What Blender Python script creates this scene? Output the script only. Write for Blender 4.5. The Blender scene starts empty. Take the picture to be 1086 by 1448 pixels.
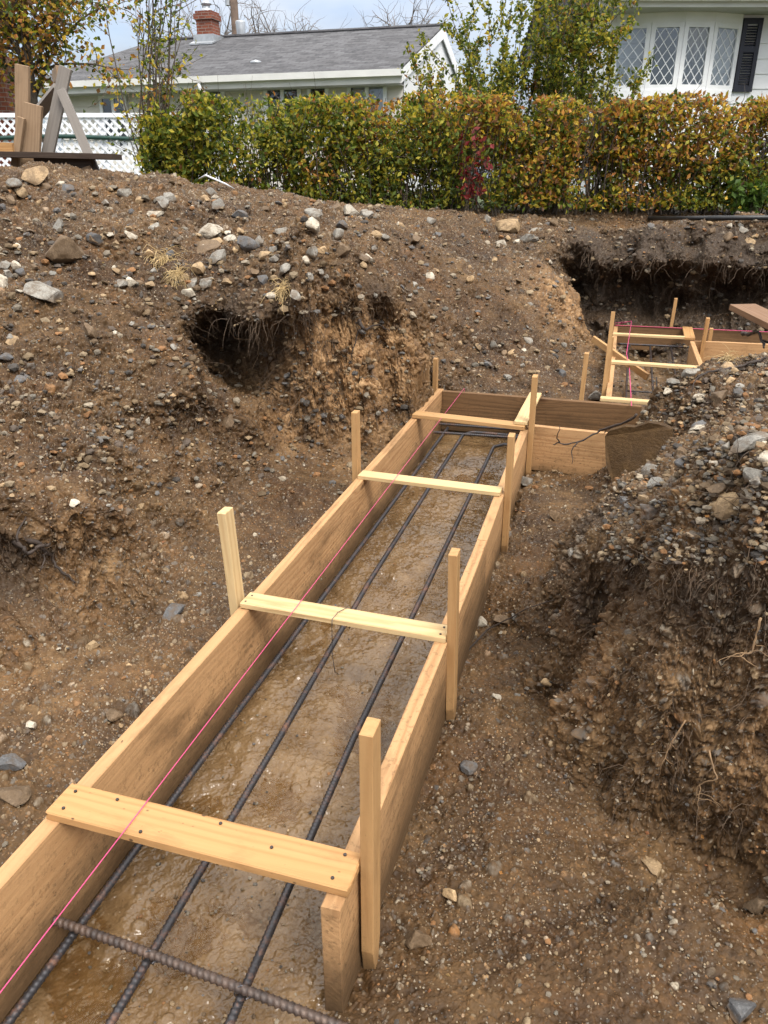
import bpy, math, random
import numpy as np
from mathutils import Vector, Matrix
random.seed(11); rng = np.random.default_rng(11)
scn = bpy.context.scene
COL = scn.collection

# ------------------------------------------------------------------ camera
PITCH, YAW, ZC = math.radians(23.6), math.radians(16.468), 1.58
FP, PX0, PY0 = 1085.0, 543.0, 724.0
cam = bpy.data.cameras.new('camera'); camo = bpy.data.objects.new('camera', cam); COL.objects.link(camo)
cam.sensor_fit = 'VERTICAL'; cam.sensor_height = 36.0; cam.lens = 36.0 * FP / 1448.0
cam.clip_start = 0.05; cam.clip_end = 2000
camo.location = (0, 0, ZC); camo.rotation_euler = (math.pi/2 - PITCH, 0, YAW)
scn.camera = camo

def ray(x, y):
    r = (x-PX0)/FP; u = -(y-PY0)/FP
    f = math.cos(PITCH) + u*math.sin(PITCH); up = -math.sin(PITCH) + u*math.cos(PITCH)
    return np.array([r*math.cos(YAW)-f*math.sin(YAW), r*math.sin(YAW)+f*math.cos(YAW), up])
O = np.array([0, 0, ZC])
def onz(x, y, z): d = ray(x, y); return O + d*(z-ZC)/d[2]
def onv(x, y, v):
    d = ray(x, y); return O + d*v/(-d[0]*math.sin(YAW)+d[1]*math.cos(YAW))
def ony(x, y, Y): d = ray(x, y); return O + d*Y/d[1]
def uv(u, v, z=0.0):      # measured right / forward of the viewpoint
    return np.array([u*math.cos(YAW)-v*math.sin(YAW), u*math.sin(YAW)+v*math.cos(YAW), z])

# ------------------------------------------------------------------ noise (numpy)
def _h(ix, iy, iz, s):
    n = (ix*374761393 + iy*668265263 + iz*2147483647 + s*974634777) & 0xffffffff
    n = ((n ^ (n >> 13))*1274126177) & 0xffffffff
    n = ((n ^ (n >> 16))*2246822519) & 0xffffffff
    return ((n ^ (n >> 15)) & 0xffffff)/float(0xffffff)
def vnoise(p, s=0):
    p = np.asarray(p, float); i = np.floor(p).astype(np.int64); f = p-i; f = f*f*f*(f*(f*6-15)+10)
    r = 0
    for dx in (0, 1):
        wx = f[:, 0] if dx else 1-f[:, 0]
        for dy in (0, 1):
            wy = f[:, 1] if dy else 1-f[:, 1]
            for dz in (0, 1):
                wz = f[:, 2] if dz else 1-f[:, 2]
                r = r + wx*wy*wz*_h(i[:, 0]+dx, i[:, 1]+dy, i[:, 2]+dz, s)
    return r*2-1
def fbm(p, o=4, s=0, g=.5):
    a, t = 1.0, 0; p = np.array(p, float)
    for k in range(o): t = t + a*vnoise(p, s+k); a *= g; p = p*2.03+11.3
    return t
def sstep(a, b, x): t = np.clip((x-a)/(b-a), 0, 1); return t*t*(3-2*t)

# ------------------------------------------------------------------ mesh helpers
def mesh_np(name, V, F, mat=None, parent=None, smooth=False, attrs=None, cols=None, loc=None):
    """V (n,3); F: (m,k) array or list of such arrays"""
    V = np.asarray(V, np.float32)
    if loc is not None: V = V - np.asarray(loc, np.float32)
    me = bpy.data.meshes.new(name)
    Fs = [np.asarray(f, np.int32) for f in (F if isinstance(F, list) else [F]) if len(f)]
    me.vertices.add(len(V)); me.vertices.foreach_set('co', V.ravel())
    li = np.concatenate([f.ravel() for f in Fs]); cnt = np.concatenate([np.full(len(f), f.shape[1], np.int32) for f in Fs])
    me.loops.add(len(li)); me.loops.foreach_set('vertex_index', li)
    me.polygons.add(len(cnt)); st = np.zeros(len(cnt), np.int32); st[1:] = np.cumsum(cnt)[:-1]
    me.polygons.foreach_set('loop_start', st); me.polygons.foreach_set('loop_total', cnt)
    me.polygons.foreach_set('use_smooth', np.full(len(cnt), smooth))
    me.update(calc_edges=True); me.validate()
    for k, a in (attrs or {}).items():
        a = np.asarray(a, np.float32)
        at = me.attributes.new(k, 'FLOAT_VECTOR' if a.ndim == 2 else 'FLOAT', 'POINT')
        at.data.foreach_set('vector' if a.ndim == 2 else 'value', a.ravel())
    if cols is not None:
        c = np.ones((len(V), 4), np.float32); c[:, :3] = cols
        me.color_attributes.new('tint', 'FLOAT_COLOR', 'POINT').data.foreach_set('color', c.ravel())
    if mat: me.materials.append(mat)
    o = bpy.data.objects.new(name, me); COL.objects.link(o)
    if parent is not None: o.parent = parent
    elif loc is not None: o.location = tuple(float(x) for x in loc)
    return o
def tag(o, label=None, cat=None, group=None, kind=None):
    if label: o['label'] = label
    if cat: o['category'] = cat
    if group: o['group'] = group
    if kind: o['kind'] = kind
    return o
def thing(name, loc, label, cat, group=None):
    o = bpy.data.objects.new(name, None); COL.objects.link(o); o.location = tuple(float(x) for x in loc); o.empty_display_size = .1
    return tag(o, label, cat, group)

class MB:
    """collects simple shapes into one mesh"""
    def __init__(s): s.V = []; s.Q = []; s.T = []; s.G = []; s.n = 0
    def add(s, V, Q=None, T=None, G=None):
        V = np.asarray(V, float); s.V.append(V)
        if Q is not None and len(Q): s.Q.append(np.asarray(Q)+s.n)
        if T is not None and len(T): s.T.append(np.asarray(T)+s.n)
        s.G.append(np.asarray(G if G is not None else V)); s.n += len(V)
    def quad(s, a, b, c, d): s.add([a, b, c, d], [[0, 1, 2, 3]])
    def box(s, c, ex, ey, ez):
        c, ex, ey, ez = (np.asarray(k, float) for k in (c, ex, ey, ez))
        V = [c+ex*a+ey*b+ez*d for d in (-1, 1) for b in (-1, 1) for a in (-1, 1)]
        s.add(V, [[0, 2, 3, 1], [4, 5, 7, 6], [0, 1, 5, 4], [2, 6, 7, 3], [0, 4, 6, 2], [1, 3, 7, 5]])
    def abox(s, x0, x1, y0, y1, z0, z1):
        s.box(((x0+x1)/2, (y0+y1)/2, (z0+z1)/2), ((x1-x0)/2, 0, 0), (0, (y1-y0)/2, 0), (0, 0, (z1-z0)/2))
    def tube(s, P, R, n=6, cap=True):
        P = np.asarray(P, float); m = len(P); R = np.broadcast_to(np.asarray(R, float).reshape(-1, 1) if np.ndim(R) == 1 else np.asarray(R), (m, n) if np.ndim(R) == 2 else (m, 1))
        t = np.gradient(P, axis=0); t /= np.linalg.norm(t, axis=1, keepdims=True)+1e-9
        ref = np.array([0, 0, 1.]) if abs(t[0, 2]) < .9 else np.array([1., 0, 0])
        a = np.zeros_like(P); u = np.cross(ref, t[0]); u /= np.linalg.norm(u)
        for i in range(m):
            u = u-t[i]*np.dot(u, t[i]); u /= np.linalg.norm(u)+1e-9; a[i] = u
        b = np.cross(t, a); th = np.linspace(0, 2*np.pi, n, endpoint=False)
        V = P[:, None]+R[:, :, None]*(a[:, None]*np.cos(th)[None, :, None]+b[:, None]*np.sin(th)[None, :, None])
        i = np.arange(m-1)[:, None]*n; j = np.arange(n)[None]; k = (j+1) % n
        Q = np.stack([i+j, i+k, i+n+k, i+n+j], -1).reshape(-1, 4)
        G = np.stack([np.broadcast_to(np.arange(m)[:, None], (m, n)).ravel()]*3, -1)
        V = V.reshape(-1, 3); T = []
        if cap:
            V = np.vstack([V, P[0], P[-1]]); e = m*n
            T = [[e, (q+1) % n, q] for q in range(n)]+[[e+1, (m-1)*n+q, (m-1)*n+(q+1) % n] for q in range(n)]
        s.add(V, Q, T)
    def lathe(s, c, prof, n=16):
        c = np.asarray(c, float); th = np.linspace(0, 2*np.pi, n, endpoint=False); m = len(prof)
        V = np.array([[c[0]+r*math.cos(t), c[1]+r*math.sin(t), c[2]+z] for r, z in prof for t in th])
        i = np.arange(m-1)[:, None]*n; j = np.arange(n)[None]; k = (j+1) % n
        s.add(V, np.stack([i+j, i+k, i+n+k, i+n+j], -1).reshape(-1, 4))
    def build(s, name, mat, parent=None, smooth=False, loc=None, cols=None):
        V = np.vstack(s.V); F = []
        if s.Q: F.append(np.vstack(s.Q))
        if s.T: F.append(np.vstack(s.T))
        if parent is not None and loc is None: loc = np.array(parent_world(parent))
        return mesh_np(name, V, F, mat, parent, smooth, cols=cols, loc=loc, attrs={'grain': np.vstack(s.G)})
def parent_world(p):
    v = Vector((0, 0, 0))
    while p is not None: v += p.location; p = p.parent
    return v

# ------------------------------------------------------------------ node helpers
class NT:
    def __init__(s, name, world=None):
        if world is None:
            s.mat = bpy.data.materials.new(name); s.mat.use_nodes = True; s.t = s.mat.node_tree
        else: s.t = world.node_tree
        s.t.nodes.clear()
    def n(s, typ, **kw):
        nd = s.t.nodes.new('ShaderNode'+typ); ins = kw.pop('i', {})
        for k, v in kw.items(): setattr(nd, k, v)
        for k, v in ins.items():
            if isinstance(v, bpy.types.NodeSocket): s.t.links.new(v, nd.inputs[k])
            else: nd.inputs[k].default_value = v
        return nd
    def math(s, op, a, b=0.0, c=0.0, clamp=False):
        return s.n('Math', operation=op, use_clamp=clamp, i={0: a, 1: b, 2: c}).outputs[0]
    def mul(s, a, b): return s.math('MULTIPLY', a, b)
    def add(s, a, b): return s.math('ADD', a, b)
    def sub(s, a, b): return s.math('SUBTRACT', a, b)
    def noise(s, v, sc, det=4, rough=.55, dist=0.0, out='Fac'):
        return s.n('TexNoise', i={'Vector': v, 'Scale': sc, 'Detail': det, 'Roughness': rough, 'Distortion': dist}).outputs[out]
    def vor(s, v, sc, feat='F1', rand=1.0, **kw):
        return s.n('TexVoronoi', feature=feat, i={'Vector': v, 'Scale': sc, 'Randomness': rand, **kw})
    def ramp(s, f, stops, interp='LINEAR'):
        r = s.n('ValToRGB', i={'Fac': f}); cr = r.color_ramp; cr.interpolation = interp
        while len(cr.elements) < len(stops): cr.elements.new(.5)
        for e, (p, c) in zip(cr.elements, stops):
            e.position = p; e.color = (c, c, c, 1) if isinstance(c, (int, float)) else (*c, 1)
        return r.outputs['Color']
    def mapr(s, f, a, b, c=0.0, d=1.0, smooth=False):
        return s.n('MapRange', interpolation_type='SMOOTHSTEP' if smooth else 'LINEAR', i={'Value': f, 'From Min': a, 'From Max': b, 'To Min': c, 'To Max': d}).outputs[0]
    def mix(s, f, a, b, mode='MIX'):
        nd = s.n('Mix', data_type='RGBA', blend_type=mode); cf, ca, cb = nd.inputs[0], nd.inputs[6], nd.inputs[7]
        for sk, v in ((cf, f), (ca, a), (cb, b)):
            if isinstance(v, bpy.types.NodeSocket): s.t.links.new(v, sk)
            else: sk.default_value = v if not (isinstance(v, tuple) and len(v) == 3) else (*v, 1)
        return nd.outputs[2]
    def vmul(s, v, vec): return s.n('VectorMath', operation='MULTIPLY', i={0: v, 1: vec}).outputs[0]
    def vadd(s, a, b): return s.n('VectorMath', operation='ADD', i={0: a, 1: b}).outputs[0]
    def attr(s, name, out='Vector'): return s.n('Attribute', attribute_name=name).outputs[out]
    def obj(s): return s.n('TexCoord').outputs['Object']
    def bump(s, h, st=.5, d=.01): return s.n('Bump', i={'Height': h, 'Strength': st, 'Distance': d}).outputs[0]
    def bsdf(s, col, rough=.7, spec=.5, normal=None, metal=0.0, **kw):
        i = {'Base Color': col if isinstance(col, bpy.types.NodeSocket) else (*col, 1), 'Roughness': rough, 'Specular IOR Level': spec, 'Metallic': metal}
        if normal is not None: i['Normal'] = normal
        i.update(kw); return s.n('BsdfPrincipled', i=i).outputs[0]
    def out(s, surf, disp=None):
        o = s.n('OutputMaterial', i={'Surface': surf})
        if disp is not None: s.t.links.new(disp, o.inputs['Displacement'])
        return s.mat

def simple(name, col, rough=.6, var=.15, sc=8, spec=.4, metal=0.0, bump=0.0):
    t = NT(name); p = t.obj(); n = t.noise(p, sc, 5)
    c = t.mix(t.mapr(n, .3, .7), tuple(x*(1-var) for x in col), tuple(min(1, x*(1+var)) for x in col))
    nm = t.bump(t.noise(p, sc*6, 4), bump, .01) if bump else None
    return t.out(t.bsdf(c, rough, spec, nm, metal))

# ------------------------------------------------------------------ materials
def soil_material():
    t = NT('soil'); p = t.attr('pos0'); wet = t.attr('wet', 'Fac'); och = t.attr('ochre', 'Fac'); hum = t.attr('humus', 'Fac')
    grs = t.attr('lawn', 'Fac'); rgh = t.attr('rough', 'Fac'); grit = t.attr('grit', 'Fac')
    nA = t.noise(p, 1.7, 3); nB = t.noise(p, 9, 6, .65); nC = t.noise(p, 55, 5, .7); nD = t.noise(p, 210, 2, .6)
    pw = t.vadd(p, t.vmul(t.n('TexNoise', i={'Vector': p, 'Scale': 40., 'Detail': 2.}).outputs['Color'], (.014, .014, .014)))
    # clods and embedded pebbles at three sizes
    hs, cols, masks = [], [], []
    for sc, thr, amp, r0 in ((17, .82, .020, .42), (42, .66, .0085, .46), (95, .60, .0042, .48), (190, .55, .0020, .5)):
        v = t.vor(pw, sc, 'F1', .9); cr = t.n('SeparateColor', i={0: v.outputs['Color']})
        on = t.math('GREATER_THAN', t.add(cr.outputs[0], t.mul(t.sub(grit, .5), .5)), thr)
        rad = t.mapr(cr.outputs[1], 0, 1, r0*.55, r0)
        d = t.math('DIVIDE', v.outputs['Distance'], rad)
        dome = t.math('POWER', t.math('MAXIMUM', t.sub(1, t.mul(d, d)), 0.0), .6)
        m = t.mul(on, t.mapr(d, .82, .98, 1, 0))
        hs.append(t.mul(t.mul(dome, on), amp)); cols.append(cr.outputs[2]); masks.append(m)
    clod = t.vor(p, 30, 'SMOOTH_F1', 1.0, **{'Smoothness': .4}).outputs['Distance']
    h = t.add(t.mul(t.sub(nB, .5), .105), t.mul(t.sub(nC, .5), .022))
    h = t.add(h, t.mul(t.sub(.35, clod), .034))
    vary = t.mapr(t.noise(p, 3.1, 3, .6), .32, .66, .25, 1.15)
    h = t.mul(h, t.mul(rgh, vary))
    cb = t.vor(pw, 62, 'F1', 1.0); cs = t.n('SeparateColor', i={0: cb.outputs['Color']}).outputs[0]
    crumb = t.mul(t.math('MAXIMUM', t.sub(.55, cb.outputs['Distance']), 0.0), t.mul(cs, .022))
    cb2 = t.vor(pw, 140, 'F1', 1.0); cs2 = t.n('SeparateColor', i={0: cb2.outputs['Color']}).outputs[0]
    crumb = t.add(crumb, t.mul(t.math('MAXIMUM', t.sub(.55, cb2.outputs['Distance']), 0.0), t.mul(cs2, .010)))
    h = t.add(h, t.mul(t.mul(crumb, t.add(.55, t.mul(rgh, .6))), t.sub(1, t.mul(wet, .6))))
    wf = t.sub(1, t.mul(wet, .45))
    hp = t.add(t.add(hs[0], hs[1]), t.add(hs[2], hs[3]))
    h = t.add(t.mul(h, wf), t.mul(hp, t.sub(1, t.mul(wet, .55))))
    h = t.add(h, t.mul(t.sub(nD, .5), .004)); h = t.sub(h, t.mul(och, t.mul(t.mapr(t.noise(t.vmul(p, (13, 13, 3.2)), 1.0, 4, .65, .8), .47, .62), .035)))
    h = t.add(h, t.mul(wet, t.mul(t.sub(t.noise(p, 34, 3, .6, 1.5), .5), .007)))
    # colour
    base = t.ramp(t.add(t.mul(nA, .45), t.mul(nB, .55)), [(.27, (.013, .0070, .0031)), (.42, (.035, .0193, .0083)), (.58, (.070, .0405, .0175)), (.75, (.150, .093, .043))])
    base = t.mix(t.mul(t.mapr(t.noise(p, 2.3, 5, .65, .5), .50, .68), .40), base, (.120, .060, .022))
    base = t.mix(t.mapr(nC, .38, .7), base, t.mix(1.0, base, (1.4, 1.36, 1.32), 'MULTIPLY'))
    base = t.mix(t.mapr(cs, .7, 1, 0, .45), base, t.mix(1.0, base, (.48, .44, .40), 'MULTIPLY'))  # darker crumbs put crevice contrast into the soil colour
    base = t.mix(t.mapr(cs2, .75, 1, 0, .5), base, t.mix(1.0, base, (2.1, 1.95, 1.75), 'MULTIPLY'))  # brighter crumbs put highlight contrast into the soil colour
    base = t.mix(t.mul(t.mapr(t.noise(p, 1.15, 4, .6, .4), .50, .66), .75), base, t.mix(1.0, base, (.50, .45, .42), 'MULTIPLY'))
    oc = t.ramp(t.add(t.mul(nB, .6), t.mul(nC, .4)), [(.3, (.085, .042, .016)), (.5, (.235, .130, .056)), (.7, (.42, .275, .145))])
    crk = t.noise(t.vmul(p, (13, 13, 3.2)), 1.0, 4, .65, .8); oc = t.mix(t.mapr(crk, .56, .63), oc, t.mix(.75, oc, (.035, .022, .012)))
    base = t.mix(t.mul(och, t.mapr(t.add(nB, t.mul(nC, .3)), .45, .75, .25, 1)), base, oc)
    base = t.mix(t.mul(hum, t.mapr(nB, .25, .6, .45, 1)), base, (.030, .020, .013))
    peb = [(0.0, (.055, .05, .045)), (.18, (.15, .13, .105)), (.35, (.10, .068, .038)), (.5, (.25, .19, .12)), (.62, (.115, .11, .105)), (.74, (.32, .235, .135)), (.84, (.24, .115, .042)), (.93, (.40, .345, .26)), (1, (.19, .165, .13))]
    c = base
    for k in (3, 2, 1, 0):
        pc = t.ramp(cols[k], peb); pc = t.mix(t.mapr(nC, .40, .62, .05, .9), pc, base)
        f = t.mul(masks[k], t.sub(.92, t.mul(hum, .55)))
        c = t.mix(t.mul(f, t.sub(1, t.mul(wet, .45))), c, pc)
    mud = t.ramp(t.add(t.mul(nB, .7), t.mul(nA, .3)), [(.3, (.085, .049, .021)), (.5, (.148, .090, .041)), (.7, (.210, .137, .068))])
    c = t.mix(t.mul(wet, .78), c, mud)
    gc = t.mix(nC, (.032, .046, .016), (.07, .088, .03))
    c = t.mix(grs, c, gc)
    rough = t.sub(t.mapr(nB, .3, .7, .45, .8), t.mul(wet, .44))
    b = t.bsdf(c, rough, t.mapr(wet, 0, 1, .20, .45))
    dn = t.n('Displacement', i={'Height': h, 'Midlevel': 0.0, 'Scale': 1.0}).outputs[0]
    m = t.out(b, dn); m.displacement_method = 'DISPLACEMENT'; return m

def wood_material(name, light, dark, stain=.3, mud=0.0, knots=.5, grey=0.0, freq=60, holes=0.0):
    t = NT(name); g = t.attr('grain')
    gs = t.vmul(g, (1.1, 14, 14)); gl = t.vmul(g, (2.2, 90, 90))
    kv = t.vor(t.vmul(g, (2.6, 9, 9)), 1.0, 'F1'); kd = kv.outputs['Distance']; kon = t.math('GREATER_THAN', t.n('SeparateColor', i={0: kv.outputs['Color']}).outputs[0], 1-.45*knots)
    kn = t.mul(kon, t.mapr(kd, .05, .16, 1, 0, True)); kr = t.mul(kon, t.mapr(kd, .1, .55, 1, 0, True))
    n1 = t.noise(gs, 1.0, 5, .6, .6); n2 = t.noise(gl, 1.0, 4, .6)
    sy = t.n('SeparateXYZ', i={0: g})
    n0 = t.noise(t.vmul(g, (.5, 6, 6)), 1.0, 2, .5)
    ring = t.math('SINE', t.add(t.mul(t.add(sy.outputs[1], t.mul(sy.outputs[2], .7)), freq*4.0), t.add(t.add(t.mul(n1, 20.0), t.mul(n0, 34.0)), t.mul(kr, 9.0))))
    ring = t.mapr(ring, -1, 1)
    f = t.add(t.mul(t.mul(t.math('POWER', ring, 2.2), t.mapr(n0, .35, .65, .15, 1)), .5), t.add(t.mul(n2, .38), t.mul(n1, .25)))
    c = t.mix(t.mapr(f, .2, .95), light, dark)
    c = t.mix(t.mul(kn, .85), c, (.07, .03, .012))
    big = t.noise(t.vmul(g, (3, 9, 9)), 1.0, 5, .65)
    c = t.mix(t.mul(t.mapr(big, .52, .72), stain), c, tuple(x*.30 for x in dark))
    blk = t.noise(t.vmul(g, (22, 60, 60)), 1.0, 4, .7)
    c = t.mix(t.mul(t.mapr(blk, .66, .72), min(1, stain*1.8)), c, (.035, .024, .016))
    if holes:
        hv_ = t.vor(t.vmul(g, (24, 34, 34)), 1.0, 'F1'); hon = t.math('GREATER_THAN', t.n('SeparateColor', i={0: hv_.outputs['Color']}).outputs[0], 1-holes)
        c = t.mix(t.mul(hon, t.mapr(hv_.outputs['Distance'], .09, .15, .9, 0)), c, (.06, .035, .02))
    if mud:
        mm = t.attr('mudline', 'Fac')
        c = t.mix(t.mul(t.mapr(t.add(mm, t.mul(t.sub(big, .5), .9)), .45, .85), mud), c, (.10, .063, .034))
        wt = t.mapr(t.add(mm, t.mul(t.sub(blk, .5), .5)), .55, .95)
        c = t.mix(t.mul(wt, min(1, mud*1.1)), c, (.040, .025, .013))
    spl = t.mul(t.mapr(t.noise(t.obj(), 60, 5, .75), .54, .60), t.math('MINIMUM', t.add(t.mul(t.attr('mudline', 'Fac'), 1.3), .12), 1.0)); c = t.mix(t.mul(spl, mud), c, (.085, .052, .026))
    if grey: c = t.mix(grey, c, t.mix(n2, (.16, .145, .13), (.30, .28, .255)))
    nm = t.bump(t.add(t.add(t.mul(n2, .6), t.mul(ring, .25)), t.mul(blk, .4)), .45, .0025)
    return t.out(t.bsdf(c, t.mapr(n2, .3, .7, .5, .8), .2, nm))

def rock_material(name, a, b, spk=.5, rnd=True):
    t = NT(name); p = t.obj(); oi = t.n('ObjectInfo').outputs['Random']
    pp = t.vadd(p, t.n('CombineXYZ', i={0: t.mul(oi, 37.0), 1: t.mul(oi, 11.0)}).outputs[0])
    n = t.noise(pp, 14, 6, .65); s = t.noise(pp, 160, 3, .7); band = t.noise(t.vmul(pp, (6, 8, 60)), 1.0, 3)
    c = t.mix(t.mapr(t.add(t.mul(n, .7), t.mul(band, .3)), .3, .7), a, b)
    c = t.mix(t.mul(t.mapr(s, .55, .7), spk), c, tuple(min(1, x*1.7) for x in b))
    c = t.mix(t.mul(t.mapr(s, .46, .34), spk), c, tuple(x*.4 for x in a))
    if rnd: c = t.mix(1.0, c, t.n('CombineColor', i={0: t.mapr(oi, 0, 1, .75, 1.2), 1: t.mapr(oi, 0, 1, .75, 1.18), 2: t.mapr(oi, 0, 1, .75, 1.15)}).outputs[0], 'MULTIPLY')
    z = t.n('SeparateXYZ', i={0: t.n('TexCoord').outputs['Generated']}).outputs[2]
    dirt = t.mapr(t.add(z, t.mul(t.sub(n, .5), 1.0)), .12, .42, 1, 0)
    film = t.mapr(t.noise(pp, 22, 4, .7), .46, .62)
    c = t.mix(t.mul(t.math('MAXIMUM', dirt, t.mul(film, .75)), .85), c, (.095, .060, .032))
    nm = t.bump(t.add(n, t.mul(s, .4)), .7, .008)
    return t.out(t.bsdf(c, t.mapr(n, .3, .7, .5, .85), .25, nm))

M = {}
M['soil'] = soil_material()
M['form'] = wood_material('form_wood', (.43, .255, .122), (.295, .158, .070), .6, .6, .6)
M['formtop'] = M['form']
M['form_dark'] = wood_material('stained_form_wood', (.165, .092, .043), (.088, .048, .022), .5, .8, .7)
M['stake'] = wood_material('stake_wood', (.42, .25, .11), (.30, .162, .065), .35, .35, .4)
M['pale'] = wood_material('pale_lath_wood', (.55, .405, .215), (.42, .275, .13), .10, 0, .35)
M['tan'] = wood_material('used_board_wood', (.44, .25, .105), (.30, .152, .056), .5, 0, .8, holes=.45)
M['weathered'] = wood_material('weathered_wood', (.30, .20, .115), (.18, .105, .055), .3, 0, .7, .12)
M['greywood'] = wood_material('grey_wood', (.22, .19, .165), (.13, .11, .095), .25, 0, .4, .6)
M['darkwood'] = wood_material('wet_dark_wood', (.055, .038, .028), (.03, .02, .015), .4, 0, .3)
M['plank'] = wood_material('wet_plank_wood', (.20, .115, .065), (.12, .066, .037), .3, 0, .4)
def mud_board():
    t = NT('mud_coated_board'); p = t.obj(); n = t.noise(p, 7, 6, .65); f = t.noise(p, 60, 5, .7)
    c = t.ramp(t.add(t.mul(n, .7), t.mul(f, .3)), [(.3, (.032, .017, .0065)), (.5, (.066, .037, .0145)), (.7, (.115, .067, .028))])
    return t.out(t.bsdf(c, t.mapr(n, .3, .7, .45, .85), .15, t.bump(t.add(n, f), .9, .012)))
M['mudply'] = mud_board()
M['rock_grey'] = rock_material('grey_rock', (.165, .155, .135), (.28, .265, .235))
M['rock_pale'] = rock_material('pale_rock', (.33, .295, .235), (.50, .45, .365), .35)
M['rock_tan'] = rock_material('tan_rock', (.25, .165, .088), (.39, .28, .16))
M['rock_dark'] = rock_material('dark_rock', (.060, .060, .062), (.13, .13, .132), .4)
M['rock_brown'] = rock_material('brown_rock', (.095, .062, .036), (.185, .13, .08))

def gravel_material():
    t = NT('gravel'); p = t.attr('pos0'); c = t.attr('tint', 'Color'); n = t.noise(t.obj(), 90, 4, .7)
    c = t.mix(t.mapr(n, .4, .7, 0, .75), c, t.mix(.65, c, (.07, .048, .03)))
    return t.out(t.bsdf(c, .75, .2, t.bump(n, .5, .004)))
M['gravel'] = gravel_material()

def rebar_material():
    t = NT('rebar_steel'); p = t.obj(); n = t.noise(p, 18, 5, .7); s = t.noise(p, 140, 3, .6)
    rust = t.mapr(t.add(n, t.mul(s, .35)), .68, .96)
    c = t.mix(rust, (.044, .042, .045), t.mix(s, (.10, .042, .022), (.20, .095, .055)))
    return t.out(t.bsdf(c, t.mapr(rust, 0, 1, .36, .75), .5, t.bump(s, .3, .002), t.mapr(rust, 0, 1, .5, .1)))
M['rebar'] = rebar_material()
def rebar_rust():
    t = NT('rusty_rebar_steel'); p = t.obj(); n = t.noise(p, 30, 5, .7); s = t.noise(p, 200, 3, .6)
    c = t.mix(t.mapr(n, .35, .7), (.043, .034, .031), t.mix(s, (.095, .052, .030), (.145, .105, .085)))
    return t.out(t.bsdf(c, .48, .5, t.bump(s, .4, .002), .35))
M['rebar_rust'] = rebar_rust()
M['wire'] = simple('tie_wire_steel', (.10, .10, .11), .4, .2, 50, metal=.8)
M['nail'] = simple('nail_steel', (.06, .05, .045), .5, .3, 50, metal=.6)
M['string'] = simple('pink_string', (.55, .06, .18), .6, .12, 300)
M['root'] = simple('root_bark', (.035, .024, .018), .7, .4, 30)
M['root_pale'] = simple('pale_root', (.20, .125, .065), .7, .35, 30)
M['straw'] = simple('dry_straw', (.42, .30, .14), .7, .3, 30)
M['pipe'] = simple('black_pipe', (.015, .015, .016), .45, .2, 12)
M['plastic'] = simple('white_plastic', (.62, .64, .66), .35, .1, 20)

def water_material():
    t = NT('muddy_water'); p = t.obj()
    h = t.add(t.mul(t.noise(p, 30, 4, .6, 1.6), 1.0), t.mul(t.noise(p, 60, 2, .5), .15))
    nm = t.bump(h, .14, .02)
    fr = t.n('Fresnel', i={'IOR': 1.33, 'Normal': nm}).outputs[0]
    tr = t.n('BsdfTransparent', i={'Color': (.94, .88, .77, 1)}).outputs[0]
    mk = t.mapr(t.noise(p, 3.2, 3), .35, .7, .0, .12)
    df = t.n('BsdfDiffuse', i={'Color': (.20, .125, .055, 1)}).outputs[0]
    body = t.n('MixShader', i={0: mk, 1: tr, 2: df}).outputs[0]
    gl = t.n('BsdfGlossy', i={'Color': (1, 1, 1, 1), 'Roughness': .06, 'Normal': nm}).outputs[0]
    return t.out(t.n('MixShader', i={0: fr, 1: body, 2: gl}).outputs[0])
M['water'] = water_material()

def leaf_material(name, trans=.4):
    t = NT(name); c = t.attr('tint', 'Color')
    b = t.bsdf(c, .55, .25); tr = t.n('BsdfTranslucent', i={'Color': t.mix(1.0, c, (1.25, 1.25, .8), 'MULTIPLY')}).outputs[0]
    return t.out(t.n('MixShader', i={0: trans, 1: b, 2: tr}).outputs[0])
M['leaf'] = leaf_material('leaf')
M['bark'] = simple('shrub_bark', (.060, .046, .034), .85, .35, 25)
M['bark_grey'] = simple('grey_bark', (.16, .135, .12), .85, .3, 15)
M['white'] = simple('white_paint', (.74, .75, .76), .5, .06, 3)
M['cream'] = simple('cream_siding', (.62, .59, .535), .6, .08, 2)
M['siding'] = simple('white_siding', (.70, .71, .72), .5, .06, 1.2)
M['gutter'] = simple('gutter_metal', (.62, .62, .60), .45, .08, 2)
M['soffit'] = simple('soffit', (.36, .35, .33), .7, .08, 2)
M['vinyl'] = simple('white_vinyl', (.72, .74, .78), .45, .06, 3)
M['green'] = simple('dark_green_rail', (.012, .045, .035), .5, .2, 10)
M['shutter'] = simple('navy_shutter', (.010, .012, .022), .45, .2, 10)
M['metal'] = simple('galvanised_metal', (.38, .40, .42), .4, .15, 10, metal=.5)
M['curtain'] = simple('curtain', (.55, .54, .51), .8, .12, 14)
M['room_dark'] = simple('painted_room_dark', (.02, .02, .022), .8, .3, 2)  # near-black colour that paints the shade of unlit rooms behind the glass
M['polewood'] = simple('pole_wood', (.11, .075, .055), .8, .3, 6)
def glass():
    t = NT('window_glass')
    fr = t.n('Fresnel', i={'IOR': 1.5}).outputs[0]; fr = t.add(t.mul(fr, 1.2), .09)
    a = t.n('BsdfTransparent', i={'Color': (.72, .76, .78, 1)}).outputs[0]; b = t.n('BsdfGlossy', i={'Roughness': .02, 'Color': (.9, .95, 1, 1)}).outputs[0]
    return t.out(t.n('MixShader', i={0: fr, 1: a, 2: b}).outputs[0])
M['glass'] = glass()
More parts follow.
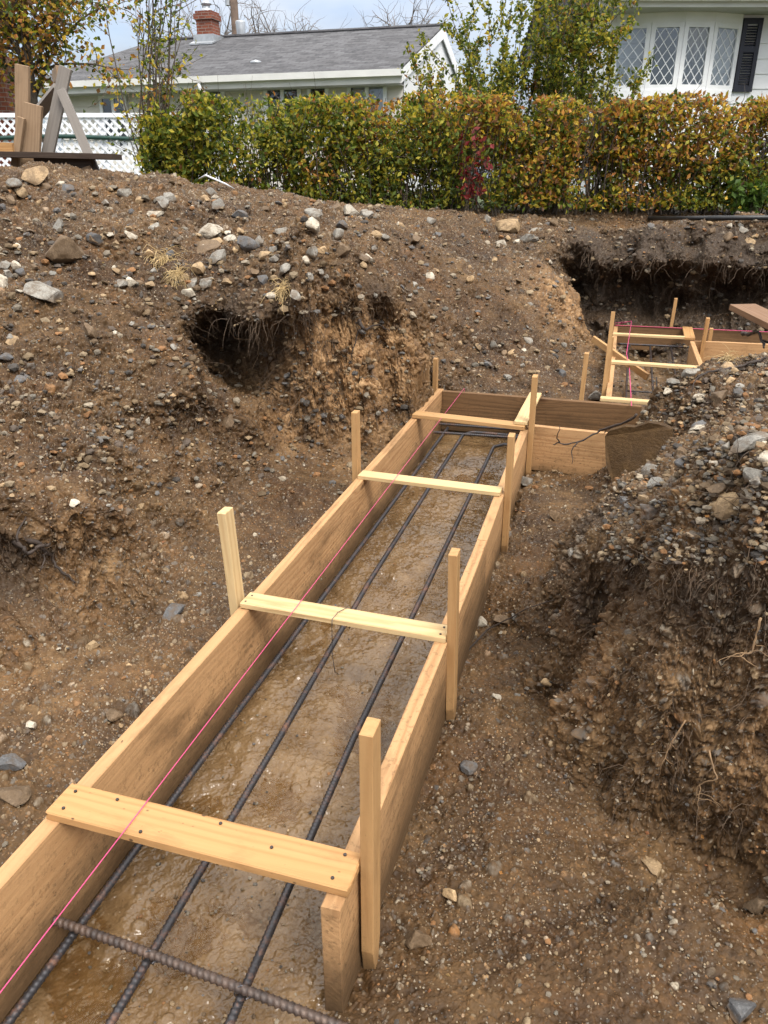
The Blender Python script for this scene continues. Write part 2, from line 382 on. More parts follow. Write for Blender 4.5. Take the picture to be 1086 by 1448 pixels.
def shingles():
    t = NT('asphalt_shingles'); p = t.obj(); sp = t.n('SeparateXYZ', i={0: p})
    v = t.n('CombineXYZ', i={0: sp.outputs[0], 1: t.mul(sp.outputs[2], 2.9)}).outputs[0]
    br = t.n('TexBrick', offset=.5, i={'Vector': v, 'Color1': (.040, .040, .044, 1), 'Color2': (.125, .125, .132, 1), 'Mortar': (.028, .028, .03, 1), 'Scale': 1.0, 'Brick Width': .30, 'Row Height': .14, 'Mortar Size': .008, 'Bias': -.1})
    n = t.noise(v, 7, 5, .7); n2 = t.noise(p, 1.3, 3)
    c = t.mix(t.mapr(n, .35, .7, 0, .7), br.outputs['Color'], (.13, .13, .137)); c = t.mix(t.mapr(n2, .4, .7, 0, .35), c, (.06, .058, .06))
    return t.out(t.bsdf(c, .9, .2, t.bump(t.add(br.outputs['Fac'], n), .6, .01)))
M['shingle'] = shingles()
def brick():
    t = NT('red_brick'); p = t.obj(); sp = t.n('SeparateXYZ', i={0: p})
    v = t.n('CombineXYZ', i={0: t.add(sp.outputs[0], sp.outputs[1]), 1: sp.outputs[2]}).outputs[0]
    br = t.n('TexBrick', offset=.5, i={'Vector': v, 'Color1': (.24, .075, .042, 1), 'Color2': (.15, .045, .028, 1), 'Mortar': (.22, .18, .155, 1), 'Scale': 1.0, 'Brick Width': .21, 'Row Height': .075, 'Mortar Size': .008})
    c = t.mix(t.mapr(t.noise(p, 6, 5), .4, .75, 0, .6), br.outputs['Color'], (.10, .04, .03))
    return t.out(t.bsdf(c, .85, .2, t.bump(br.outputs['Fac'], .5, .01)))
M['brick'] = brick()

# ------------------------------------------------------------------ terrain
CP = []   # measured ground heights: world x, y, z
def cz(x, y, z): CP.append(onz(x, y, z))
def cv(x, y, v): CP.append(onv(x, y, v))
def cw(*a): CP.append(np.array(a, float))
# beside the forms, left
for y, z in ((-1.5, .2), (0, .2), (1, .19), (2, .17), (3, .17), (4, .19), (4.85, .22)): cw(-1.10, y, z)
for a in ((0, 1150, .2), (0, 1000, .22), (200, 900, .2), (300, 760, .21), (420, 690, .22), (330, 690, .25), (100, 960, .2)): cz(*a)
for a in ((0, 905, .25), (170, 835, .23), (90, 870, .24), (230, 760, .26)): cz(*a)         # foot of the left ledge
for a in ((0, 765, 2.12), (90, 775, 2.22), (165, 765, 2.45)): cv(*a)                        # its lip
cw(-2.3, .6, .45); cw(-2.0, -1, .3); cw(-3.2, 0, .9); cw(-3.4, -2, .8); cw(-4.5, 1.2, 1.35)
for a in ((0, 650, 2.55), (150, 670, 2.75), (0, 500, 3.2), (150, 520, 3.3), (240, 620, 3.2), (290, 660, 3.2), (0, 400, 4.0), (110, 430, 3.8), (230, 480, 3.62),
          (312, 600, 3.45), (262, 500, 3.55), (285, 540, 3.50), (340, 655, 3.5), (310, 548, 3.78), (280, 500, 3.85),
          (0, 300, 5.0), (120, 320, 4.8), (250, 340, 4.9), (0, 240, 6.0), (100, 246, 6.1), (200, 262, 6.2), (330, 270, 6.5), (430, 283, 6.8), (500, 296, 7.3),
          (230, 420, 4.35), (320, 420, 4.35), (400, 350, 4.95), (480, 350, 5.2), (540, 340, 6.0), (300, 455, 4.2)): cv(*a)
cw(-4.6, 7.6, 1.35); cw(-3.3, 7.9, 1.3); cw(-6, 5.5, 1.7); cw(-7, 7.5, 1.4); cw(-7, 3, 1.9); cw(-6, 0, 1.6)
# niche and ochre cut wall
for a in ((365, 640, .30), (430, 652, .20), (490, 648, .20), (560, 612, .22)): cz(*a)
for a in ((400, 560, 4.02), (450, 560, 4.05), (500, 550, 4.18), (545, 540, 4.42)): cv(*a)
for a in ((372, 436, 4.10), (430, 424, 4.08), (500, 424, 4.25), (556, 428, 4.52), (600, 440, 5.1)): cv(*a)
for a in ((345, 545, 3.98), (365, 590, 3.85)): cv(*a)
# rubble slope behind the end of the form
for a in ((620, 520, 5.25), (660, 525, 5.3), (600, 500, 5.15), (640, 460, 5.55), (610, 400, 5.9), (680, 400, 6.4), (640, 345, 7.3), (560, 310, 7.6), (640, 312, 8.1), (740, 315, 8.6),
          (700, 480, 5.75), (750, 490, 5.85), (750, 420, 6.7), (770, 370, 7.6), (790, 400, 7.0), (785, 460, 6.5), (800, 530, 5.5), (700, 340, 7.9)): cv(*a)
for a in ((690, 552, .24), (760, 560, .22), (830, 560, .18)): cz(*a)
cv(808, 395, 7.15); cv(812, 462, 6.6)
# far pit
for x, y, z in ((-.30, 6.4, .16), (-.18, 6.0, .14), (-.2, 7.0, .15), (-.25, 7.6, .18), (.3, 7.72, .15), (1, 7.75, .15), (2, 7.8, .15), (3, 7.8, .15), (.3, 6, .06), (.3, 7, .06), (.3, 5.4, .08), (1.2, 6.6, .08), (1.2, 7.4, .06), (2.2, 7, .1),
                (-.55, 7.3, .76), (-.42, 8.05, 1.0), (.2, 7.95, .99), (.8, 8.0, 1.02), (1.4, 8.05, 1.03), (2.2, 8.15, 1.05), (3.2, 8.2, 1.05)): cw(x, y, z)
for a in ((830, 334, 8.5), (960, 336, 8.6), (1086, 338, 8.7), (800, 328, 8.6), (900, 318, 9.1), (1000, 320, 9.1), (1086, 318, 9.1), (1300, 318, 9.1)): cv(*a)
for x in (-300, 0, 200, 380, 550, 700, 860, 1000, 1200, 1500): 
    CP.append(uv((x-543)/1185*9.6, 9.6, 1.21)); CP.append(uv((x-543)/1185*11.5, 11.5, 1.22))
# inside and right of the forms
for y in (-1.5, -.5, .3, 1, 2, 3, 4): cw(-.33, y, .0+.012*max(y, 0)); cw(-.7, y, 0)
cw(-.7, 4.7, .03); cw(-.2, 4.5, .04); cw(-.2, 3.9, .06); cw(.0, 3.7, .07); cw(-.15, 3.2, .05); cw(0, 4.6, .1)
for a in ((720, 720, .06), (770, 700, .07), (845, 690, .07), (800, 655, .06), (842, 666, .06), (740, 800, .05), (822, 800, .11), (826, 725, .12), (822, 900, .08), (822, 980, .06), (880, 690, .13), (700, 1000, .02), (800, 1060, .05), (880, 1095, .05), (930, 1130, .06), (1040, 1180, .06), (1086, 1222, .06), (1086, 1320, .06), (985, 1155, .06), (960, 1240, .06), (1086, 1448, .06), (700, 1400, .01), (900, 1300, .05)): cz(*a)
cw(.5, .3, .06); cw(.75, .75, .10); cw(.9, -.5, .2); cw(0, 0, 0); cw(0, -1.5, 0); cw(1.2, .6, .25)
# right bank: face, lip, top, crest
for a in ((852, 930, 1.84), (864, 830, 1.97), (930, 990, 1.62), (985, 1010, 1.55), (985, 900, 1.62), (1040, 1010, 1.49), (852, 760, 2.22), (850, 715, 2.52), (866, 690, 2.78),
          (872, 765, 2.0), (940, 790, 1.77), (1020, 795, 1.63), (1086, 800, 1.54), (1086, 1020, 1.41), (858, 880, 1.92)): cv(*a)
for a in ((905, 690, 2.72), (960, 690, 2.55), (1086, 690, 2.35), (1000, 610, 3.2), (1086, 600, 3.2), (950, 625, 3.3), (912, 578, 4.05), (945, 545, 4.2), (1000, 522, 4.35), (1086, 506, 4.45), (1200, 495, 4.5), (1200, 600, 3.2), (1250, 790, 1.7)): cv(*a)
cw(.25, 4.55, .22); cw(.5, 5.25, .16); cw(1.1, 5.4, .22); cw(1.8, 5.6, .35); cw(2.2, 3.5, .8); cw(3.2, 5, .8); cw(3.4, 2, 1.0); cw(2.0, 1.6, .85); cw(1.7, .6, .6); cw(2.6, -1, .9); cw(4, 7, 1.0)
CP = np.array(CP)
# (light thinning of duplicates, then a linear radial fit)
A = np.linalg.norm(CP[:, None, :2]-CP[None, :, :2], axis=2)
keep = []
for i in range(len(CP)):
    if all(A[i, j] > .04 for j in keep): keep.append(i)
CP = CP[keep]; RC = .06
Phi = np.sqrt(np.linalg.norm(CP[:, None, :2]-CP[None, :, :2], axis=2)**2+RC**2)
W = np.linalg.solve(Phi+np.eye(len(CP))*-1e-4, CP[:, 2]-.8)
def rbf(xy):
    out = np.zeros(len(xy))
    for s in range(0, len(xy), 40000):
        q = xy[s:s+40000]; out[s:s+40000] = np.sqrt(((q[:, None]-CP[None, :, :2])**2).sum(2)+RC**2)@W
    return out+.8
def axis(lo, hi, d, extra, L, Hh, ratio=1.25):
    a = list(np.arange(lo, hi+1e-6, d))
    s = d
    while a[-1] < Hh: s *= ratio; a.append(a[-1]+s)
    s = d; b = []
    x = lo
    while x > L: s *= ratio; x -= s; b.append(x)
    a = np.array(b[::-1]+a)
    for e in extra: a = a[np.abs(a-e) > .006]
    return np.sort(np.concatenate([a, extra]))
GX = axis(-4.6, 2.4, .026, np.array([-1.072, -1.064, -1.056, -1.048]), -90, 90)
GY = axis(.35, 9.2, .026, np.array([4.812, 4.822, 4.832, 4.842]), -25, 160)
nx, ny = len(GX), len(GY)
XX, YY = np.meshgrid(GX, GY); XY = np.stack([XX.ravel(), YY.ravel()], 1)
VV = -XY[:, 0]*math.sin(YAW)+XY[:, 1]*math.cos(YAW)
rad = np.hypot(XY[:, 0]+.8, XY[:, 1]-4)
Z = rbf(XY)
Z = np.clip(Z, -.05, 2.2)
far = np.maximum(sstep(7, 12, rad), sstep(9.4, 10.2, VV))
Z = Z*(1-far)+1.22*far
inform = (XY[:, 0] > -1.060) & (XY[:, 0] < -.39) & (XY[:, 1] < 4.827)
inleg = (XY[:, 0] >= -.39) & (XY[:, 0] < .2) & (XY[:, 1] > 4.21) & (XY[:, 1] < 4.827)
infar = (XY[:, 0] > .02) & (XY[:, 0] < .62) & (XY[:, 1] > 4.9) & (XY[:, 1] < 7.6)
P3 = np.stack([XY[:, 0], XY[:, 1], Z], 1)
Z = np.where(inform, np.where(XY[:, 1] > 4, .01*(XY[:, 1]-4), 0)+fbm(P3*np.array([3.2, 2.2, 1]), 3, 5)*.013+fbm(P3*8, 3, 9)*.008, Z)
Z = np.where(inleg, .05, Z)
flat = np.maximum(inform, np.maximum(inleg, infar)).astype(float)
# looseness of the ground: strong on banks, weak on trodden floor
gx = np.gradient(Z.reshape(ny, nx), GX, axis=1); gy = np.gradient(Z.reshape(ny, nx), GY, axis=0)
slope = np.hypot(gx, gy).ravel()
bank = sstep(.16, .34, Z)*(1-flat)*(1-sstep(9.2, 10.5, VV))
P3 = np.stack([XY[:, 0], XY[:, 1], Z], 1)
LB = bank*(1-sstep(-1.5, -1.2, XY[:, 0]))*(1-sstep(4.8, 6.0, XY[:, 1]))
Z = Z + (1-flat)*(fbm(P3*2.6, 3, 21)*(.012+.038*bank)+fbm(P3*7.5, 3, 31)*(.006+.024*bank)+LB*(np.abs(fbm(P3*4.2, 3, 61))-.3)*.075)
Zgrid = Z.reshape(ny, nx).copy()
def hz(x, y):
    x = np.asarray(x, float); y = np.asarray(y, float)
    i = np.clip(np.searchsorted(GX, x)-1, 0, nx-2); j = np.clip(np.searchsorted(GY, y)-1, 0, ny-2)
    a = np.clip((x-GX[i])/(GX[i+1]-GX[i]), 0, 1); b = np.clip((y-GY[j])/(GY[j+1]-GY[j]), 0, 1)
    return (Zgrid[j, i]*(1-a)+Zgrid[j, i+1]*a)*(1-b)+(Zgrid[j+1, i]*(1-a)+Zgrid[j+1, i+1]*a)*b
P = np.stack([XY[:, 0], XY[:, 1], Z], 1)
pos0 = P.copy()
def pocket(c, r, push, sq=(1, 1, 1)):
    c = np.asarray(c); d = (P-c)*np.asarray(sq); w = np.exp(-((d**2).sum(1)/r**2)**1.5); P[:] += w[:, None]*np.asarray(push)
def blob(c, r): return np.exp(-(((pos0-np.asarray(c))**2).sum(1)/r**2))
cave = onv(335, 512, 4.02)
pocket(cave, .20, (-.40, .55, -.12)); pocket(cave+np.array([-.12, .16, -.02]), .22, (-.30, .40, -.06))
pocket(cave+np.array([.02, .12, .24]), .16, (.05, -.12, -.03))
# far wall undercut beneath an overhanging lip
for x in np.arange(-.5, 3, .3):
    pocket((x, 7.9, .52), .26, (0, .28, -.02)); pocket((x+.1, 8.0, .93), .16, (0, -.16+.05*math.sin(x*7), -.02))
# gullies in the right bank
for (a, b, v, r, s) in ((880, 900, 1.92, .10, .03), (1086, 1060, 1.42, .08, .02)):
    pocket(onv(a, b, v), r, (s, s*.7, 0))
for (a, b, v, r, s) in ((960, 900, 1.7, .14, .03), (880, 860, 2.1, .12, .06), (1030, 830, 1.85, .16, .06)):
    pocket(onv(a, b, v), r, (-s, -s*.6, 0))
pocket(onv(110, 805, 2.2), .15, (-.22, .06, .0)); pocket(onv(35, 815, 2.1), .14, (-.20, .05, .0)); pocket(onv(150, 800, 2.35), .10, (-.10, .05, 0)); pocket(onv(90, 772, 2.18), .10, (.05, -.03, .01)); pocket(onv(20, 765, 2.1), .10, (.06, -.02, .01))
for q, (a, b, v) in enumerate(((866, 850, 2.0), (900, 880, 1.86), (940, 890, 1.76), (985, 900, 1.66), (1030, 905, 1.58), (1075, 900, 1.52))):
    pocket(onv(a, b, v), .10, (.055+.02*math.sin(q*2.1), .05, 0)); pocket(onv(a, b-95, v+.14), .10, (-.05-.02*math.sin(q*3.3), -.05, -.01))
# undercut beneath the matted lip of the left cut
for q, (a, b, v) in enumerate(((410, 470, 4.08), (455, 465, 4.15), (500, 465, 4.24), (545, 465, 4.45))):
    pocket(onv(a, b, v), .13, (-.05, .09, 0)); pocket(onv(a, b-42, v+.02), .10, (.02, -.08, -.02))
pocket(onv(378, 520, 4.03), .17, (-.14, .26, 0)); pocket(onv(300, 470, 4.02), .16, (-.12, .22, -.05)); pocket(onv(300, 440, 4.1), .13, (.03, -.10, -.02)); pocket(onv(360, 445, 4.08), .13, (.03, -.12, -.03))
for q in range(16):
    x = rng.uniform(-.3, 3); pocket((x, 7.9, rng.uniform(.3, .85)), rng.uniform(.08, .16), (rng.normal()*.05, rng.uniform(-.16, .12), 0)); pocket((x+.1, 8.05, .95), rng.uniform(.1, .2), (0, rng.uniform(-.14, .12), rng.uniform(-.06, .03)))
# horizontal break-up of every steep face
st = sstep(.5, 1.3, slope)*(1-flat)
nrm = np.stack([-gx.ravel(), -gy.ravel(), np.zeros(len(P))], 1); nrm /= np.linalg.norm(nrm, axis=1, keepdims=True)+1e-6
brk = fbm(P*np.array([5, 5, 7]), 4, 77, .6)*.05 + fbm(P*np.array([9, 9, 2.5]), 3, 177, .6)*.03
farw = sstep(7.4, 7.7, P[:, 1])*sstep(-.8, -.4, P[:, 0])*(1-sstep(8.3, 8.6, P[:, 1]))
P += nrm*(st*brk*(1+1.5*farw))[:, None]; P[:, 1] += farw*fbm(P*4.0, 3, 91)*.10
Wet = np.clip(inform*1.0+inleg*1.0+infar*.5, 0, 1)
Och = np.zeros(len(P))
for c, r, s in ((onv(470, 520, 4.2), .38, 1.35), (onv(540, 510, 4.55), .30, 1.2), (onv(420, 590, 4.0), .22, .8), (onv(800, 430, 6.9), .42, 1.0), (onv(120, 740, 2.35), .16, .8), (onv(130, 820, 2.35), .15, .6),
                (onv(940, 900, 1.85), .20, .55), (onv(900, 960, 1.85), .2, .5), (onv(1060, 1080, 1.46), .2, .7), (onv(1000, 1000, 1.65), .2, .5), (onv(850, 1000, 1.95), .2, .35), (onv(600, 470, 5.3), .35, .35), (onv(60, 960, 1.9), .25, .25)):
    Och = np.maximum(Och, s*blob(c, r))
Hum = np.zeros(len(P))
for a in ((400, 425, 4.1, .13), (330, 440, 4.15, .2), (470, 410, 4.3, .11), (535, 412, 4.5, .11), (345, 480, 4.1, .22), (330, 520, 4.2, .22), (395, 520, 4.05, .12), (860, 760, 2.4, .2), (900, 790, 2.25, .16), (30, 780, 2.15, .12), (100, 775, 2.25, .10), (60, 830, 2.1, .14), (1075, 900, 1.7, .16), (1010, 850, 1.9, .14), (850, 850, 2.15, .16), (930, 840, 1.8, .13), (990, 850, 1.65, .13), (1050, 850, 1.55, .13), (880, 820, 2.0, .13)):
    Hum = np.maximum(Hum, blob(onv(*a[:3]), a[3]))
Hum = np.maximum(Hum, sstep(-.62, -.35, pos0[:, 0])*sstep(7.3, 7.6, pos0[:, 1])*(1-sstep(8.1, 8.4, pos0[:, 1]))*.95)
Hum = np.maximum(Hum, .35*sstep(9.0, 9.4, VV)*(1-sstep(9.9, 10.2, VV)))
lawn = sstep(10.0, 10.4, VV)
Rough = (.48+.52*np.clip(bank+st, 0, 1))*(1-sstep(9.6, 11, VV)*.8)
Grit = .44+.40*np.clip(fbm(pos0*1.3, 3, 55), -1, 1)-.06*(1-bank)+.22*sstep(.9, 1.25, pos0[:, 2])+.2*sstep(.5, .6, pos0[:, 2])*sstep(-.1, .2, pos0[:, 0])*(pos0[:, 1] < 5)
Grit = Grit-.35*np.clip(Och, 0, 1)
j, i = np.meshgrid(np.arange(ny-1), np.arange(nx-1), indexing='ij'); k = j*nx+i
F = np.stack([k, k+1, k+nx+1, k+nx], -1).reshape(-1, 4)
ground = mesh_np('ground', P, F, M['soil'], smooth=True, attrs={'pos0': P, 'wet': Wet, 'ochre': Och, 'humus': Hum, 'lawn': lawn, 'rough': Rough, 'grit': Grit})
from mathutils.bvhtree import BVHTree
BVH = BVHTree.FromPolygons(P.tolist(), F.tolist())
def at(px, py):      # the point of the ground surface seen along a direction
    h = BVH.ray_cast(Vector(O), Vector(ray(px, py)).normalized(), 30)
    return np.array(h[0]) if h[0] is not None else O+ray(px, py)*15
def gnormal(p):
    n = BVH.find_nearest(Vector(p))[1]; return np.array(n if n.z > -.2 else -n)
tag(ground, 'brown excavated earth of the footing trench and its banks', None, kind='structure')
scn.cycles.feature_set = 'EXPERIMENTAL'
md = ground.modifiers.new('adaptive', 'SUBSURF'); md.levels = 0; md.render_levels = 1
ground.cycles.use_adaptive_subdivision = True; ground.cycles.dicing_rate = 1.0
scn.cycles.dicing_rate = 1.0; scn.cycles.offscreen_dicing_scale = 8.0

# standing water in the form: one sheet just above the mud hollows
wx = np.linspace(-1.024, -.412, 24); wy = np.linspace(.2, 4.78, 120); a, b = np.meshgrid(wx, wy)
jj, ii = np.meshgrid(np.arange(119), np.arange(23), indexing='ij'); kk = jj*24+ii
wt = mesh_np('water', np.stack([a.ravel(), b.ravel(), np.full(a.size, -.010)], 1), np.stack([kk, kk+1, kk+25, kk+24], -1).reshape(-1, 4), M['water'], smooth=True)
tag(wt, 'shallow brown rainwater standing on the mud between the form boards', None, kind='structure')

# ------------------------------------------------------------------ timber
def board(name, mat, parent, p0, p1, w, t, up=(0, 0, 1), bevel=.002, seg=None, warp=.0015, label=None, point=0.0, loc=None, mudz=None):
    """board from p0 to p1 along its centre line; w across (along up), t thick"""
    p0, p1 = np.asarray(p0, float), np.asarray(p1, float); ax = p1-p0; L = np.linalg.norm(ax); ax /= L
    up = np.asarray(up, float); up = up-ax*np.dot(up, ax); up /= np.linalg.norm(up); sd = np.cross(ax, up)
    seg = seg or max(3, int(L/.12)); b = bevel
    xs = np.concatenate([[0, b], np.linspace(0, L, seg+1)[1:-1], [L-b, L]])
    hw, ht = w/2, t/2
    ring = np.array([(-hw+b, -ht), (hw-b, -ht), (hw, -ht+b), (hw, ht-b), (hw-b, ht), (-hw+b, ht), (-hw, ht-b), (-hw, -ht+b)])
    V, G = [], []; ph = random.uniform(0, 50); o3 = np.array([random.uniform(0, 40), random.uniform(0, 3), random.uniform(0, 3)])
    for n_, x in enumerate(xs):
        s = 1-b/min(hw, ht) if n_ in (0, len(xs)-1) else 1.0
        if point and x < point: s2 = .12+.88*x/point
        else: s2 = 1
        for y, z in ring:
            yy = y*s*s2+warp*math.sin(x*3+ph)+random.uniform(-.0006, .0006); zz = z*s+warp*math.sin(x*2.1+ph*2)
            V.append(p0+ax*x+up*yy+sd*zz); G.append(np.array([x, y, z])+o3)
    m = len(xs); Q = [[i*8+q, i*8+(q+1) % 8, i*8+8+(q+1) % 8, i*8+8+q] for i in range(m-1) for q in range(8)]
    E8 = [[7, 6, 5, 4, 3, 2, 1, 0], [(m-1)*8+q for q in range(8)]]
    V = np.array(V); pl = np.array(parent_world(parent)) if parent is not None else (loc if loc is not None else V.mean(0)*[1, 1, 0]+[0, 0, V[:, 2].min()])
    ml = np.clip(1-(V[:, 2]-(mudz if mudz is not None else -.5))/.20, 0, 1) if mudz is not None else np.zeros(len(V))
    o = mesh_np(name, V, [np.array(Q)[:, ::-1], np.array(E8)[:, ::-1]], mat, parent, False, {'grain': np.array(G), 'mudline': ml}, loc=pl)
    if label: o['label'] = label
    return o
def nails(parent, pts, nrm=(0, 0, 1)):
    for p in pts:
        m = MB(); m.lathe(p, [(.0, .0016), (.0035, .0016), (.0038, .0004), (.0038, -.004)], 10)
        m.build('nail', M['nail'], parent)

ZT = .30
form = thing('footing_form', (-.72, 2.4, 0), 'long nearest timber footing form, staked boards bridged by cross laths, turning right', 'formwork', 'timber footing forms')
board('side_board', M['form'], form, (-1.046, -.6, ZT-.145), (-1.046, 4.862, ZT-.145), .29, .038, label='long left board of the form', mudz=.01, seg=60)
board('side_board', M['form'], form, (-.392, .965, ZT-.152), (-.392, 2.66, ZT-.152), .304, .040, label='near right board with a wet dark cut end', mudz=.17, seg=24)
board('side_board', M['form'], form, (-.394, 2.664, ZT-.15), (-.409, 4.20, ZT-.15), .296, .040, mudz=.0, seg=20)
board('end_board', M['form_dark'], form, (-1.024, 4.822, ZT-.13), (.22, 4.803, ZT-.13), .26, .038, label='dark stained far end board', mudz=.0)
board('end_board', M['form'], form, (-.385, 4.213, ZT-.128), (.10, 4.19, ZT-.132), .26, .038, label='short front board of the right-hand turn', mudz=-.02)
# spreaders lie across the boards
sp = [board('spreader', M['tan'], form, (-1.062, 1.046, ZT+.0125), (-.366, 1.045, ZT+.0115), .094, .023, (0, 1, 0), .003, label='wide used board spotted with nail holes, nearest cross lath'),
      board('spreader', M['pale'], form, (-1.056, 1.966, ZT+.0105), (-.374, 1.955, ZT+.0105), .076, .019, (0, 1, 0), label='pale clean lath beside the leaning left stake'),
      board('spreader', M['pale'], form, (-1.054, 3.172, ZT+.0105), (-.392, 3.150, ZT+.0105), .074, .019, (0, 1, 0), label='pale lath, third from the near end'),
      board('spreader', M['stake'], form, (-1.056, 4.190, ZT+.0125), (-.405, 4.135, ZT+.0125), .085, .022, (0, 1, 0), label='darker lath, fourth from the near end'),
      board('spreader', M['pale'], form, (-.432, 4.12, ZT+.034), (-.425, 4.83, ZT+.022), .075, .018, (1, 0, 0), label='short pale lath lying lengthwise at the corner')]
nails(sp[0], [(-1.04+random.uniform(-.01, .02), 1.02+.05*k, ZT+.024) for k in range(2)]+[(-.405, 1.015, ZT+.024), (-.40, 1.075, ZT+.024), (-.55, 1.05, ZT+.024), (-.83, 1.01, ZT+.024), (-.93, 1.075, ZT+.024), (-.68, 1.078, ZT+.024)])
nails(sp[1], [(-1.042, 1.945, ZT+.020), (-1.038, 1.985, ZT+.020), (-.395, 1.935, ZT+.020), (-.392, 1.975, ZT+.020)])
def stake(parent, base, top, w=.052, t=.026, mat='stake', up=(0, 1, 0), name='stake', label=None, pt=.0, mz=-.03):
    return board(name, M[mat], parent, base, top, w, t, up, .0015, 6, .002, label, point=pt, mudz=mz)
stake(form, (-.356, 1.095, -.05), (-.346, 1.078, .655), .052, .027, label='nearest right stake with pointed foot', pt=.10)
stake(form, (-.357, 1.955, -.06), (-.364, 1.94, .600), .050, .026, pt=.10)
stake(form, (-.364, 3.185, -.06), (-.368, 3.165, .570), .055, .027, pt=.10)
stake(form, (-.374, 4.16, -.06), (-.376, 4.135, .600), .060, .028, pt=.10)
stake(form, (-1.086, 1.985, .02), (-1.106, 1.975, .622), .055, .030, 'pale', label='left stake leaning outward')
stake(form, (-1.083, 3.215, .02), (-1.083, 3.215, .600), .050, .028)
stake(form, (-1.083, 4.855, .02), (-1.086, 4.855, .500), .050, .028)
free = at(825, 566)
ls = thing('wooden_stake', (-.145, 4.93, .12), 'single wooden stake standing alone in the ground behind the dark end board', 'stake')
stake(ls, (-.150, 4.93, .02), (-.142, 4.94, .575), .05, .028, name='shaft')
nails(ls.children[0], [(-.142, 4.926, .53)])

# far form
ff = thing('footing_form', (.3, 6.3, 0), 'farther timber footing form against the dark back wall of the pit, with a slanting brace', 'formwork', 'timber footing forms')
board('side_board', M['form'], ff, (.02, 4.85, ZT-.12), (.02, 7.58, ZT-.12), .24, .036, mudz=0)
board('side_board', M['form'], ff, (.655, 5.4, ZT-.12), (.655, 7.03, ZT-.12), .24, .036, mudz=0)
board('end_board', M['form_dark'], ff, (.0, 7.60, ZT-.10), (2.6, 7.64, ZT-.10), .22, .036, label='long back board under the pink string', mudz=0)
board('end_board', M['form'], ff, (.64, 7.06, ZT-.12), (2.4, 7.10, ZT-.12), .24, .036, mudz=0)
board('spreader', M['pale'], ff, (.0, 5.95, ZT+.011), (.66, 5.93, ZT+.011), .07, .02, (0, 1, 0))
board('spreader', M['pale'], ff, (.0, 7.12, ZT+.011), (.62, 7.10, ZT+.013), .06, .02, (0, 1, 0))
board('spreader', M['tan'], ff, (.635, 7.05, ZT+.013), (.645, 7.62, ZT+.011), .085, .02, (1, 0, 0))
board('spreader', M['pale'], ff, (-.03, 4.87, ZT+.011), (.30, 4.862, ZT+.011), .06, .02, (0, 1, 0))
stake(ff, (-.015, 5.22, .05), (-.012, 5.32, .775), .05, .026, label='tall left stake tilted along the board')
stake(ff, (.0, 5.36, .05), (-.005, 5.40, .60), .05, .026)
stake(ff, (.50, 7.65, .05), (.515, 7.66, .565), .05, .028)
stake(ff, (.735, 7.03, .03), (.745, 7.02, .50), .055, .03, 'tan')
stake(ff, (.80, 7.12, .03), (.80, 7.12, .40), .05, .028)
b0, b1 = ony(838, 479, 6.35), ony(916, 533, 6.0)
board('brace', M['stake'], ff, b0, b1, .05, .025, (0, 0, 1), label='slanting lath brace across the left board')

mb = thing('plywood_sheet', (.16, 3.6, .15), 'mud coated plywood offcut standing on edge under the right bank', 'plywood')
c0, c1, c2, c3 = ony(853, 612, 3.80), ony(946, 594, 3.70), ony(948, 660, 3.58), ony(872, 700, 3.62)
m = MB(); th = np.array([0.05, .35, .05])/np.linalg.norm([.05, .35, .05])*.028
nseg = 12; edge = []
poly = [c0+[.01, 0, -.02], c0*.9+c1*.1+[0, 0, .004], c0*.66+c1*.34+[0, 0, .010], c0*.5+c1*.5+[0, 0, -.004], c0*.3+c1*.7+[0, 0, .006], c1*.85+c0*.15+[0, 0, -.010], c1*.97+c0*.03+[0, 0, -.03], c1*.8+c2*.2+[.012, 0, 0], c1*.4+c2*.6+[.015, 0, 0], c2, c2*.45+c3*.55+[0, 0, .02], c3, c3*.5+c0*.5+[-.02, 0, 0]]
nP = len(poly); m.add([p for p in poly]+[p+th for p in poly], [[q, (q+1) % nP, nP+(q+1) % nP, nP+q] for q in range(nP)], [[0, q+1, q] for q in range(1, nP-1)]+[[nP, nP+q, nP+q+1] for q in range(1, nP-1)])
m.build('sheet', M['mudply'], mb)

pk = thing('plank', onv(1086, 445, 5.0), 'reddish brown plank sticking in from the right over the far form', 'plank')
q0 = onv(1049, 434, 5.0); q1 = onv(1150, 482, 4.2); q1 = q0+(q1-q0)/np.linalg.norm(q1-q0)*1.4; board('board', M['plank'], pk, q0, q1, .17, .036, (.55, .8, 0.05), seg=12)

# ------------------------------------------------------------------ reinforcing bars
def rebar(P0, r=.0094, pitch=.0125, ribs=True, n=10, amp=.28):
    P0 = np.asarray(P0, float); d = np.r_[0, np.cumsum(np.linalg.norm(np.diff(P0, axis=0), axis=1))]
    step = pitch/4 if ribs else .03; s = np.arange(0, d[-1], step); P = np.stack([np.interp(s, d, P0[:, k]) for k in range(3)], 1)
    # round the corners
    kz = max(3, int(.05/step)); ker = np.ones(kz)/kz
    Pp = np.pad(P, ((kz, kz), (0, 0)), mode='edge'); Pp[:kz] = P[0]-(P[1]-P[0])*np.arange(kz, 0, -1)[:, None]; Pp[-kz:] = P[-1]+(P[-1]-P[-2])*np.arange(1, kz+1)[:, None]
    P = np.stack([np.convolve(Pp[:, k], ker, 'same') for k in range(3)], 1)[kz:-kz]
    th = np.linspace(0, 2*np.pi, n, endpoint=False)
    if ribs:
        ph = (s[:, None]/pitch+np.abs(np.sin(th/1.0))[None]*.45) % 1.0
        R = r*(.88+amp*np.exp(-((ph-.5)/.15)**2)); R = np.maximum(R, r*(1.02*(np.abs(np.sin(th)) < .2))[None])
    else: R = np.full((len(s), n), r)
    m = MB(); m.tube(P, R, n); return m
zr = .078
